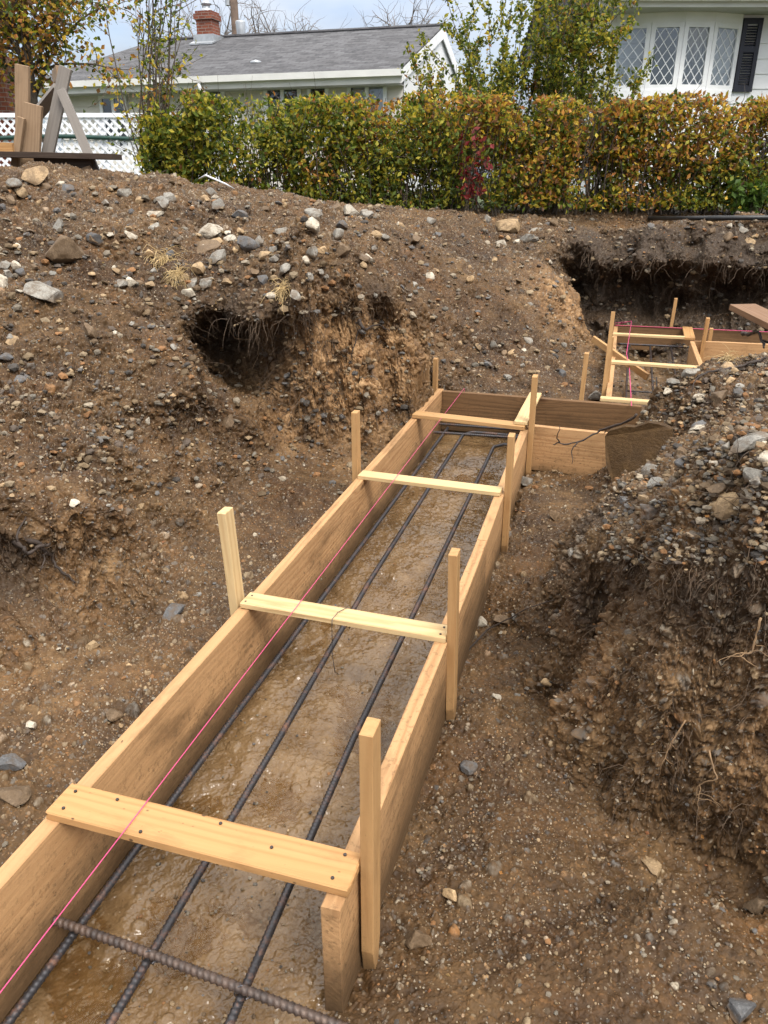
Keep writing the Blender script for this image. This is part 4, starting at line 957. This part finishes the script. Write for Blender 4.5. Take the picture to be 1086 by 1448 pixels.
# trees
def tree(label, base, height, cr, nl, warm, size, trunk=.12, leaves=True, nb=26, group=None, mat='bark', name='tree', zc=.68):
    base = np.asarray(base, float); t = thing(name, base, label, 'tree', group); m = MB(); m.tube(wander(base-[0, 0, .2], (0, 0, 1), height*.8, 9, 0, .06), np.linspace(trunk, trunk*.35, 10), 8)
    br = MB(); tips = []
    for q in range(nb):
        a = rng.uniform(0, 6.28); z0 = base+[0, 0, height*rng.uniform(.32, .72)]
        Q = np.array(wander(z0, (math.cos(a), math.sin(a), rng.uniform(.3, 1.3)), cr*rng.uniform(.7, 1.15), 8, -.04, .16)); br.tube(Q, np.linspace(trunk*.30, trunk*.06, 9), 5, False); tips.append(Q[2:])
        for b in range(6 if leaves else 9):
            k = rng.integers(2, 9); w = np.array(wander(Q[k], Q[k]-Q[k-1]+rng.normal(size=3)*cr*.08, cr*rng.uniform(.25, .55), 6, -.02, .25)); br.tube(w, np.linspace(trunk*.09, trunk*.02, 7), 3, False); tips.append(w)
    m.build('trunk', M[mat], t, True)
    bo = br.build('limbs', M[mat], t)
    if leaves:
        T = np.vstack(tips); T = T[rng.integers(0, len(T), nl)]+rng.normal(size=(nl, 3))*cr*.07
        V, F = leaf_verts(T, np.full(nl, size), None, 1.1); mesh_np('crown', V, F, M['leaf'], t, False, cols=np.repeat(colours(T, np.clip(warm+.5*fbm(T*.9, 2, 6), .02, 1)), 4, 0), loc=base)
    return t
tree('yellow green autumn tree at the far left behind the lattice fence', onv(52, 200, 15)*[1, 1, 0]+[0, 0, 1.2], 4.6, 1.75, 6500, .45, .085, .11)
tree('leafy tree reaching in from the left edge above the brick building', onv(-60, 200, 16)*[1, 1, 0]+[0, 0, 1.2], 6.0, 2.2, 7000, .35, .09, .14)
for px, pt, vv, lab in ((290, 8, 36, 'bare tree behind the brick chimney'), (360, 14, 38, 'bare tree behind the grey roof beside the utility pole'), (400, 18, 42, 'bare thin tree behind the roof right of the utility pole'), (572, 2, 40, 'bare tree behind the right end of the grey roof')):
    tp = onv(px, pt, vv); tree(lab, (tp[0], tp[1], 1.2), tp[2]-1.2+.3, 2.6, 0, 0, .1, .15, False, 40, 'bare trees beyond the roof', 'bark_grey')

# ------------------------------------------------------------------ left house
hl = thing('house', (-10, 21.5, 1.2), 'low cream house with grey shingle roof and brick chimney behind the hedge', 'house')
X0, X1, YE, YR, YB, ZE, ZR = -15.6, -5.35, 19.45, 23.75, 28.0, 3.86, 5.32
m = MB(); tk = .10
ft = lambda p: np.asarray(p, float)
A_, B_, C_, D_ = ft((X0, YE, ZE)), ft((X1, YE, ZE)), ft((X1, YR, ZR)), ft((X0+1.3, YR, ZR)); E_, G_ = ft((X0, YB, ZE)), ft((X1, YB, ZE))
dz = np.array([0, 0, -tk])
m.quad(A_, B_, C_, D_); m.quad(G_, E_, D_, C_); m.add([E_, A_, D_], None, [[0, 1, 2]])
m.quad(A_+dz, D_+dz, C_+dz, B_+dz); m.quad(A_+dz, B_+dz, B_, A_); m.quad(B_+dz, C_+dz, C_, B_); m.quad(C_+dz, G_+dz, G_, C_); m.quad(E_+dz, A_+dz, A_, E_)
rf = m.build('roof', M['shingle'], hl)
m = MB(); m.tube([D_+[0, 0, .02], C_+[0, 0, .02]], .05, 6); m.build('ridge_cap', M['shingle'], rf)
m = MB(); m.abox(X0-.05, X1+.06, YE-.14, YE-.012, ZE-.16, ZE-.02); m.abox(X0, X1+.03, YE-.016, YE+.012, ZE-.30, ZE-.11); m.build('gutter', M['gutter'], hl)
m = MB(); m.abox(X0+.1, X1-.05, YE+.012, YE+.52, ZE-.32, ZE-.295); m.build('soffit', M['soffit'], hl)
m = MB()
wz = np.arange(1.1, ZE-.3, .2)
for a_ in wz: m.quad((X0+.5, YE+.48, a_), (X1-.08, YE+.48, a_), (X1-.08, YE+.5, a_+.2), (X0+.5, YE+.5, a_+.2))
m.abox(X0+.5, X1-.08, YE+.502, YB-.5, 1.1, ZE-.3); m.build('wall', M['cream'], hl)
m = MB(); xg = X1-.06
m.add([(xg, YE+.5, 1.1), (xg, YB-.5, 1.1), (xg, YB-.5, ZE-.17), (xg, YR, ZR-.12), (xg, YE+.5, ZE-.17)], None, [[0, 1, 2], [0, 2, 3], [0, 3, 4]]); m.build('gable_wall', M['siding'], hl)
m = MB()
for s_, y_ in ((1, YE), (-1, YB)):
    p, q = ft((X1+.02, y_, ZE-.13)), ft((X1+.02, YR, ZR-.13)); m.quad(p+[0, 0, -.17], q+[0, 0, -.17], q+[0, 0, .11], p+[0, 0, .11]); m.quad(p+[-.03, 0, -.17], q+[-.03, 0, -.17], q+[-.0, 0, -.17], p+[-.0, 0, -.17])
m.build('rake_board', M['white'], hl)
def win(parent, px0, px1, py0, py1, Y, n=2, curtain=False):
    a_, b_ = ony(px0, py0, Y), ony(px1, py1, Y); x0, x1, z1, z0 = a_[0], b_[0], a_[2], b_[2]-.7
    m = MB()
    for k in range(n+1): xx = x0+(x1-x0)*k/n; m.abox(xx-.045, xx+.045, Y-.06, Y+.0, z0, z1)
    m.abox(x0-.045, x1+.045, Y-.064, Y-.002, z1, z1+.09); m.abox(x0-.045, x1+.045, Y-.064, Y-.002, z0-.09, z0)
    f = m.build('window', M['white'], parent)
    m = MB(); m.quad((x0, Y-.03, z0), (x1, Y-.03, z0), (x1, Y-.03, z1), (x0, Y-.03, z1)); m.build('pane', M['glass'], f)
    m = MB(); m.quad((x0, Y-.008, z0), (x1, Y-.008, z0), (x1, Y-.008, z1), (x0, Y-.008, z1)); m.build('dark_room_sheet', M['room_dark'], f)  # flat dark sheet painting the room's shade, no room is modelled
    if curtain:
        m = MB(); xs = np.linspace(x0+.1, x1-.02, 30); 
        for q in range(29): m.quad((xs[q], Y-.02+.004*(q % 2), z0), (xs[q+1], Y-.02+.004*((q+1) % 2), z0), (xs[q+1], Y-.02+.004*((q+1) % 2), z1), (xs[q], Y-.02+.004*(q % 2), z1))
        m.build('curtain', M['curtain'], f)
YW = YE+.475
win(hl, 291, 316, 123, 136, YW, 1); win(hl, 376, 424, 126, 140, YW, 2); win(hl, 437, 463, 118, 140, YW, 1); win(hl, 494, 545, 123, 140, YW, 2, True); win(hl, 143, 180, 140, 165, YW, 2)
cb = onz(293, 60, ZR-.02); cb = np.array([-13.2, 23.4, 0.]); c_top = ony(293, 20, 23.4); cx = c_top[0]; ch = c_top[2]
m = MB(); m.abox(cx-.24, cx+.24, 23.15, 23.63, ZR-.4, ch-.16); m.abox(cx-.29, cx+.29, 23.10, 23.68, ch-.16, ch-.02); m.abox(cx-.25, cx+.25, 23.14, 23.64, ch-.02, ch+.05); cm = m.build('chimney', M['brick'], hl)
m = MB(); m.lathe((cx, 23.39, ch+.05), [(.17, 0), (.16, .06), (.10, .09), (.10, .16), (.15, .18), (.15, .21), (.10, .24), (.07, .46), (.0, .48)], 14); m.build('flue_cap', M['metal'], cm, True)
m = MB(); m.box((cx, 23.38, ZR-.12), (.32, 0, 0), (0, .32, 0), (0, 0, .12)); m.box((cx, 23.02, ZR-.21), (.36, 0, 0), (0, .16, .055), (0, 0, .02)); m.build('flashing', M['metal'], cm)
pv = ony(362, 90, 20.6); m = MB(); m.lathe((pv[0], 20.6, pv[2]-.15), [(.11, 0), (.10, .12), (.14, .14), (.14, .20), (.0, .24)], 12); m.build('roof_vent', M['metal'], hl, True)
tv = ony(341, 48, 25.0); m = MB(); m.lathe((tv[0], 25.0, tv[2]-.5), [(.13, 0), (.13, .5), (.15, .80), (.14, .84), (.0, .85)], 14); m.build('vent_pipe', M['metal'], hl, True)
dp = ony(278, 118, YE-.2); m = MB(); m.tube([(dp[0], YE-.08, ZE-.15), (dp[0]+.02, YE-.10, ZE-.3), (dp[0]+.12, YE+.1, ZE-.42), (dp[0]+.16, YE+.42, ZE-.55), (dp[0]+.16, YE+.42, 1.2)], .05, 8); m.build('downspout', M['white'], hl, True)

# ------------------------------------------------------------------ right house
V0 = 17.0
def hv(px, py, v=V0): return onv(px, py, v)
hr = thing('house', uv(6, 19, 1.2), 'white sided house with leaded bow window and dark shutter at upper right', 'house')
RT, FW = np.array([math.cos(YAW), math.sin(YAW), 0]), np.array([-math.sin(YAW), math.cos(YAW), 0]); UP = np.array([0, 0, 1.])
def hp(u_, v_, z_): return RT*u_+FW*v_+UP*z_
uL = np.dot(hv(842, 60), RT); zG = hv(950, 8)[2]; zS = hv(960, 126)[2]; zH = hv(960, 30)[2]
uR = 12.0; vw = V0+.35
m = MB()
for a_ in np.arange(1.1, zG+.2, .26):
    m.add([hp(uL+.35, vw-.022, a_), hp(uR, vw-.022, a_), hp(uR, vw, a_+.26), hp(uL+.35, vw, a_+.26)], [[0, 1, 2, 3]]); m.add([hp(uL+.35, vw, a_), hp(uR, vw, a_), hp(uR, vw-.022, a_), hp(uL+.35, vw-.022, a_)], [[0, 1, 2, 3]])
m.box(hp((uL+.35+uR)/2, vw+4.01, (1.1+zG+.2)/2), RT*(uR-uL-.35)/2, FW*4.0, UP*(zG+.2-1.1)/2)
m.build('wall', M['siding'], hr)
m = MB(); zr_ = zG+.12
rp = [hp(uL-.1, V0-.5, zr_), hp(uR+.3, V0-.5, zr_), hp(uR+.3, V0+4.3, zr_+1.9), hp(uL-.1, V0+4.3, zr_+1.9), hp(uL-.1, V0+9.0, zr_), hp(uR+.3, V0+9.0, zr_)]
m.quad(rp[0], rp[1], rp[2], rp[3]); m.quad(rp[5], rp[4], rp[3], rp[2]); m.quad(*[p-UP*.1 for p in (rp[0], rp[3], rp[2], rp[1])]); m.quad(rp[0]-UP*.1, rp[1]-UP*.1, rp[1], rp[0]); m.quad(rp[3]-UP*.1, rp[0]-UP*.1, rp[0], rp[3]); m.add([rp[0]-UP*.1+RT*.1, rp[4]-UP*.1+RT*.1, rp[3]-UP*.1+RT*.1], None, [[0, 1, 2]])
m.build('roof', M['shingle'], hr)
m = MB(); m.box(hp((uL+uR)/2, V0-.56, zr_-.07), RT*(uR-uL+.3)/2, FW*.06, UP*.07); m.box(hp((uL+uR)/2, V0-.46, zr_-.14), RT*(uR-uL+.2)/2, FW*.02, UP*.08); m.build('gutter', M['gutter'], hr)
m = MB(); m.box(hp((uL+uR)/2, V0-.03, zr_-.20), RT*(uR-uL+.1)/2, FW*.39, UP*.012); m.build('soffit', M['soffit'], hr)
# bow window: four casements on an arc
us = [np.dot(hv(x, 128), RT) for x in (868, 914, 957, 999, 1043)]
dv = [0.02, -.20, -.29, -.24, -.02]
pts = [(u_, vw+d_) for u_, d_ in zip(us, dv)]
m = MB()
loop = [(us[0], vw+.02)]+pts+[(us[-1], vw+.02)]
for nm_, z_, hh, gr_ in (('window_sill', zS-.09, .09, .05), ('window_head', zH+.09, .09, .04), ('window_frieze', zH+.34, .16, .015)):
    m = MB()
    for (u0, v0), (u1, v1) in zip(pts[:-1], pts[1:]):
        a_, b_ = hp(u0, v0-gr_, z_), hp(u1, v1-gr_, z_); c_, d_ = hp(u1, vw+.03, z_), hp(u0, vw+.03, z_)
        lo = [p-UP*hh for p in (a_, b_, c_, d_)]; hi = [p+UP*hh for p in (a_, b_, c_, d_)]
        m.add(lo+hi, [[0, 1, 5, 4], [4, 5, 6, 7], [3, 2, 1, 0]])
    m.build(nm_, M['white'], hr)
m = MB()
for (u0, v0), (u1, v1) in zip(pts[:-1], pts[1:]):
    a_, b_ = hp(u0, v0, 1.2), hp(u1, v1, 1.2); m.quad(a_, b_, b_+UP*(zS-.18-1.2), a_+UP*(zS-.18-1.2))
m.build('bow_apron', M['white'], hr)
for k in range(4):
    (u0, v0), (u1, v1) = pts[k], pts[k+1]; A0, B0 = hp(u0, v0, zS), hp(u1, v1, zS); ex = (B0-A0); L = np.linalg.norm(ex); ex /= L; nn = np.cross(UP, ex); nn = -nn if np.dot(nn, FW) > 0 else nn; Hh = zH-zS; fw_ = .085
    def pt(s, z, o=0.0): return A0+ex*s+UP*z+nn*o
    m = MB()
    for s in (fw_/2, L-fw_/2): m.box(pt(s, Hh/2, .0), ex*fw_/2, nn*.035, UP*Hh/2)
    for z in (fw_/2, Hh-fw_/2): m.box(pt(L/2, z, .0), ex*(L/2-fw_), nn*.033, UP*fw_/2)
    f = m.build('casement', M['white'], hr)
    m = MB(); m.quad(pt(fw_, fw_), pt(L-fw_, fw_), pt(L-fw_, Hh-fw_), pt(fw_, Hh-fw_)); m.build('pane', M['glass'], f)
    m = MB(); w_, h_ = L-2*fw_, Hh-2*fw_; nxd, nyd = 2.5, 4.0
    # diamond leading: two families of slanted bars clipped to the pane
    for sgn in (1, -1):
        for c_ in np.arange(-6, 12, 1.0):
            seg_ = []
            for s in np.linspace(0, 1, 161):
                z = (c_+sgn*s*nxd)/nyd
                if 0 <= z <= 1: seg_.append((s, z))
            if len(seg_) > 2:
                a_, b_ = pt(fw_+seg_[0][0]*w_, fw_+seg_[0][1]*h_, .006), pt(fw_+seg_[-1][0]*w_, fw_+seg_[-1][1]*h_, .006)
                d_ = b_-a_; l_ = np.linalg.norm(d_); d_ /= l_; s_ = np.cross(d_, nn); m.box((a_+b_)/2+nn*.0015*sgn, d_*l_/2, s_*.0065, nn*.005)
    m.build('leading', M['white'], f)
    if k == 2:
        m = MB(); ss = np.linspace(fw_+(.0 if k == 2 else .25)*w_, L-fw_, 26)
        for q in range(25): m.quad(pt(ss[q], fw_, -.10+.02*math.sin(q*1.7)), pt(ss[q+1], fw_, -.10+.02*math.sin(q*1.7+1.7)), pt(ss[q+1], Hh-fw_, -.10+.02*math.sin(q*1.7+1.7)), pt(ss[q], Hh-fw_, -.10+.02*math.sin(q*1.7)))
        m.build('curtain', M['curtain'], f)
    m = MB(); m.quad(pt(fw_, fw_, -.16), pt(L-fw_, fw_, -.16), pt(L-fw_, Hh-fw_, -.16), pt(fw_, Hh-fw_, -.16)); m.build('dark_room_sheet', M['room_dark'], f)  # dark sheet behind the casement, room shade painted in its colour
def shutter(p0, p1):
    us0, us1 = np.dot(hv(p0, 128), RT), np.dot(hv(p1, 128), RT); m = MB(); z0, z1 = zS-.02, zH+.10
    for s in (us0+.04, us1-.04): m.box(hp(s, vw-.045, (z0+z1)/2), RT*.04, FW*.022, UP*(z1-z0)/2)
    for z in (z0+.05, (z0+z1)/2+.1, z1-.05): m.box(hp((us0+us1)/2, vw-.045, z), RT*((us1-us0)/2-.08), FW*.02, UP*.05)
    for z in np.arange(z0+.12, z1-.1, .045): m.box(hp((us0+us1)/2, vw-.036, z), RT*((us1-us0)/2-.08), FW*.010+UP*.012, UP*.006)
    m.build('shutter', M['shutter'], hr)
shutter(1045, 1072)

# ------------------------------------------------------------------ lattice fence, brick house, pole
lf = thing('lattice_fence', onv(100, 260, 13)*[1, 1, 0]+[0, 0, 1.2], 'white diamond lattice fence with dark green rail at far left', 'fence')
uA, uB, vf = -6.9, -2.2, 13.0
zt, zm, zb = 2.40, 2.16, 1.22
def lat(z0, z1):
    m = MB(); w = .032; sp_ = .125
    for sgn in (1, -1):
        for c_ in np.arange(uA-3, uB+3, sp_):
            u0, u1 = c_, c_+sgn*(z1-z0); a_, b_ = np.array([u0, z0]), np.array([u1, z1])
            if sgn > 0: lo, hi = max(u0, uA), min(u1, uB)
            else: lo, hi = max(u1, uA), min(u0, uB)
            if hi-lo < .02: continue
            zf = lambda q: z0+(q-u0)*sgn
            a_, b_ = hp(lo, vf, zf(lo)), hp(hi, vf, zf(hi)); d_ = b_-a_; l_ = np.linalg.norm(d_); d_ /= l_
            m.box((a_+b_)/2+FW*.004*sgn, d_*l_/2, np.cross(d_, FW)*w/2*1.1, FW*.0035)
    return m
lat(zm, zt).build('lattice_panel', M['vinyl'], lf); lat(zb, zm-.05).build('lattice_panel', M['vinyl'], lf)
m = MB(); m.box(hp((uA+uB)/2, vf, zt+.03), RT*(uB-uA)/2, FW*.03, UP*.03); m.box(hp((uA+uB)/2, vf, zb-.02), RT*(uB-uA)/2, FW*.03, UP*.03); m.build('top_rail', M['vinyl'], lf)
m = MB(); uu = np.linspace(uA, uB, 30); m.tube([hp(q, vf-.035, zm-.035+.018*math.sin(q*2.2)) for q in uu], .030, 8); m.build('green_rail', M['green'], lf, True)
for q in (-6.3, -4.3, -2.3): m = MB(); m.box(hp(q, vf+.06, (1.0+zt)/2), RT*.045, FW*.045, UP*(zt-1.0)/2); m.build('post', M['vinyl'], lf)
bh = thing('brick_chimney', onv(-40, 200, 16)*[1, 1, 0]+[0, 0, 1.2], 'broad red brick chimney stack cut off by the left side of the view', 'chimney')
bR = np.dot(onv(14, 165, 16), RT); bT = onv(8, 88, 16)[2]
m = MB(); m.box(hp(bR-.6, 16.3, (1.1+bT)/2), RT*.6, FW*.3, UP*(bT-1.1)/2); m.build('stack', M['brick'], bh)
m = MB(); m.box(hp(bR-.6, 16.3, bT+.06), RT*.66, FW*.36, UP*.06); m.build('cap', M['brick'], bh)
pb = onv(333, 40, 31); up_ = thing('utility_pole', pb*[1, 1, 0]+[0, 0, 1.2], 'dark wooden utility pole rising behind the grey roof', 'utility pole')
m = MB(); m.tube([(pb[0], pb[1], 1.2), (pb[0], pb[1], 9.4)], np.array([.16, .12]), 10); m.build('shaft', M['polewood'], up_, True)
m = MB(); q = onv(322, 3, 31); m.tube([(pb[0], pb[1], q[2]), (q[0]+.1, q[1], q[2]+.03)], .03, 6); m.lathe((q[0], q[1], q[2]-.12), [(.0, 0), (.09, .02), (.09, .18), (.04, .22), (.04, .30), (.0, .31)], 10); m.build('bracket', M['metal'], up_)

# ------------------------------------------------------------------ bench and timber stacked on the mound
VB = 7.2
def bp(px, py, v=VB): return onv(px, py, v)
pbn = thing('plank_bench', bp(70, 240)-UP*.25, 'dark wet plank bench on splayed legs on top of the left mound', 'bench')
board('seat', M['darkwood'], pbn, bp(-90, 217), bp(166, 222), .26, .045, FW, seg=14)
board('rail', M['darkwood'], pbn, bp(50, 231), bp(130, 232), .10, .05, UP)
board('leg', M['weathered'], pbn, bp(122, 236)-FW*.02, bp(136, 268), .085, .04, RT)
board('leg', M['darkwood'], pbn, bp(66, 236)+FW*.10, bp(76, 262)+FW*.10, .09, .04, RT)
board('leg', M['darkwood'], pbn, bp(-40, 236), bp(-52, 268), .085, .04, RT)
sh = thing('sawhorse', bp(90, 240, VB+.35)-UP*.3, 'weathered grey A frame sawhorse behind the plank bench', 'sawhorse')
board('leg', M['greywood'], sh, bp(93, 95, 7.5), bp(63, 240, 7.5), .10, .045, RT)
board('leg', M['greywood'], sh, bp(86, 127, 7.44), bp(146, 268, 7.3), .075, .04, RT)
board('leg', M['greywood'], sh, bp(84, 124, 7.60), bp(40, 178, 8.05), .10, .045, RT)
board('beam', M['weathered'], sh, bp(84, 102, 7.56), bp(78, 110, 8.2), .10, .05, UP)
def timber(lab, a_, b_, w, mat, v, name='timber_post'):
    p, q = bp(*a_, v), bp(*b_, v); t_ = thing(name, q, lab, 'timber'); board('board', M[mat], t_, q, p, w, .05, RT, .004, seg=8)
timber('tall upright brown timber with a rough rounded top left of the sawhorse', (32, 92), (33, 262), .115, 'weathered', 7.48)
timber('wide short brown board standing in front of the tall upright timber', (47, 147), (41, 262), .155, 'weathered', 7.40, 'timber_board')
timber('narrow brown board leaning on the left side of the wide short board', (31, 166), (17, 262), .06, 'weathered', 7.34, 'timber_board')
m = MB(); q = thing('timber_board', bp(8, 210, 7.3), 'short orange board lying on the left of the plank bench', 'timber'); board('board', M['tan'], q, bp(-30, 209, 7.3), bp(19, 211, 7.3), .10, .05, UP)

# ------------------------------------------------------------------ odds and ends
m = MB(); m.tube([sf(915, 312, .03), sf(1000, 313, .035), sf(1086, 312, .03), sf(1180, 311, .03)], .022, 8); tag(m.build('pipe', M['pipe'], None, True, loc=sf(1000, 313)), 'black pipe lying along the hedge foot at right', 'pipe')
m = MB(); m.tube([sf(285, 262, .06), sf(300, 262, .10), sf(318, 268, .05), sf(330, 270, .02)], np.array([.004, .008, .007, .003]), 6); tag(m.build('plastic_strip', M['plastic'], None, True, loc=sf(300, 264)), 'white plastic strip lying on the crest before the hedge', 'litter')

# ------------------------------------------------------------------ sky and light
SUN_EL, SUN_AZ = math.radians(54), math.radians(132)     # compass angle from +Y, clockwise
w = bpy.data.worlds.new('World'); scn.world = w; w.use_nodes = True
t = NT('', w)
sky = t.n('TexSky', sky_type='NISHITA', sun_disc=False, sun_elevation=SUN_EL, sun_rotation=SUN_AZ, air_density=1.0, dust_density=2.0, ozone_density=1.0)
g = t.n('TexCoord').outputs['Generated']; gs = t.n('SeparateXYZ', i={0: g})
dn = t.math('MAXIMUM', gs.outputs[2], .06)
pl = t.n('CombineXYZ', i={0: t.math('DIVIDE', gs.outputs[0], t.add(dn, .25)), 1: t.math('DIVIDE', gs.outputs[1], t.add(dn, .25))}).outputs[0]
cn = t.noise(pl, 1.3, 6, .55, .3); cf = t.mapr(cn, .36, .66, .72, .99, True)
cc = t.ramp(t.add(t.noise(pl, 2.1, 4, .5), t.mapr(gs.outputs[2], .1, .6, 0, .35)), [(.3, (.58, .73, 1.0)), (.55, (.88, .96, 1.1)), (.8, (1.0, .98, .95))])
b1 = t.n('Background', i={'Color': sky.outputs[0], 'Strength': .11}).outputs[0]; b2 = t.n('Background', i={'Color': cc, 'Strength': t.mapr(gs.outputs[2], .05, .75, .19, 1.25)}).outputs[0]
t.n('OutputWorld', i={'Surface': t.n('MixShader', i={0: cf, 1: b1, 2: b2}).outputs[0]})
sl = bpy.data.lights.new('sun', 'SUN'); sl.energy = 1.5; sl.angle = math.radians(24); sl.color = (1, .94, .86)
so = bpy.data.objects.new('sun', sl); COL.objects.link(so)
sd = Vector((math.sin(SUN_AZ)*math.cos(SUN_EL), math.cos(SUN_AZ)*math.cos(SUN_EL), math.sin(SUN_EL)))
so.rotation_euler = sd.to_track_quat('Z', 'Y').to_euler(); so.location = sd*30
vs = scn.view_settings; vs.view_transform = 'Standard'; vs.look = 'None'; vs.gamma = 1; vs.exposure = 1.3; vs.use_curve_mapping = False
scn.cycles.use_denoising = True; scn.cycles.max_bounces = 5; scn.cycles.adaptive_threshold = .03; scn.cycles.transparent_max_bounces = 12
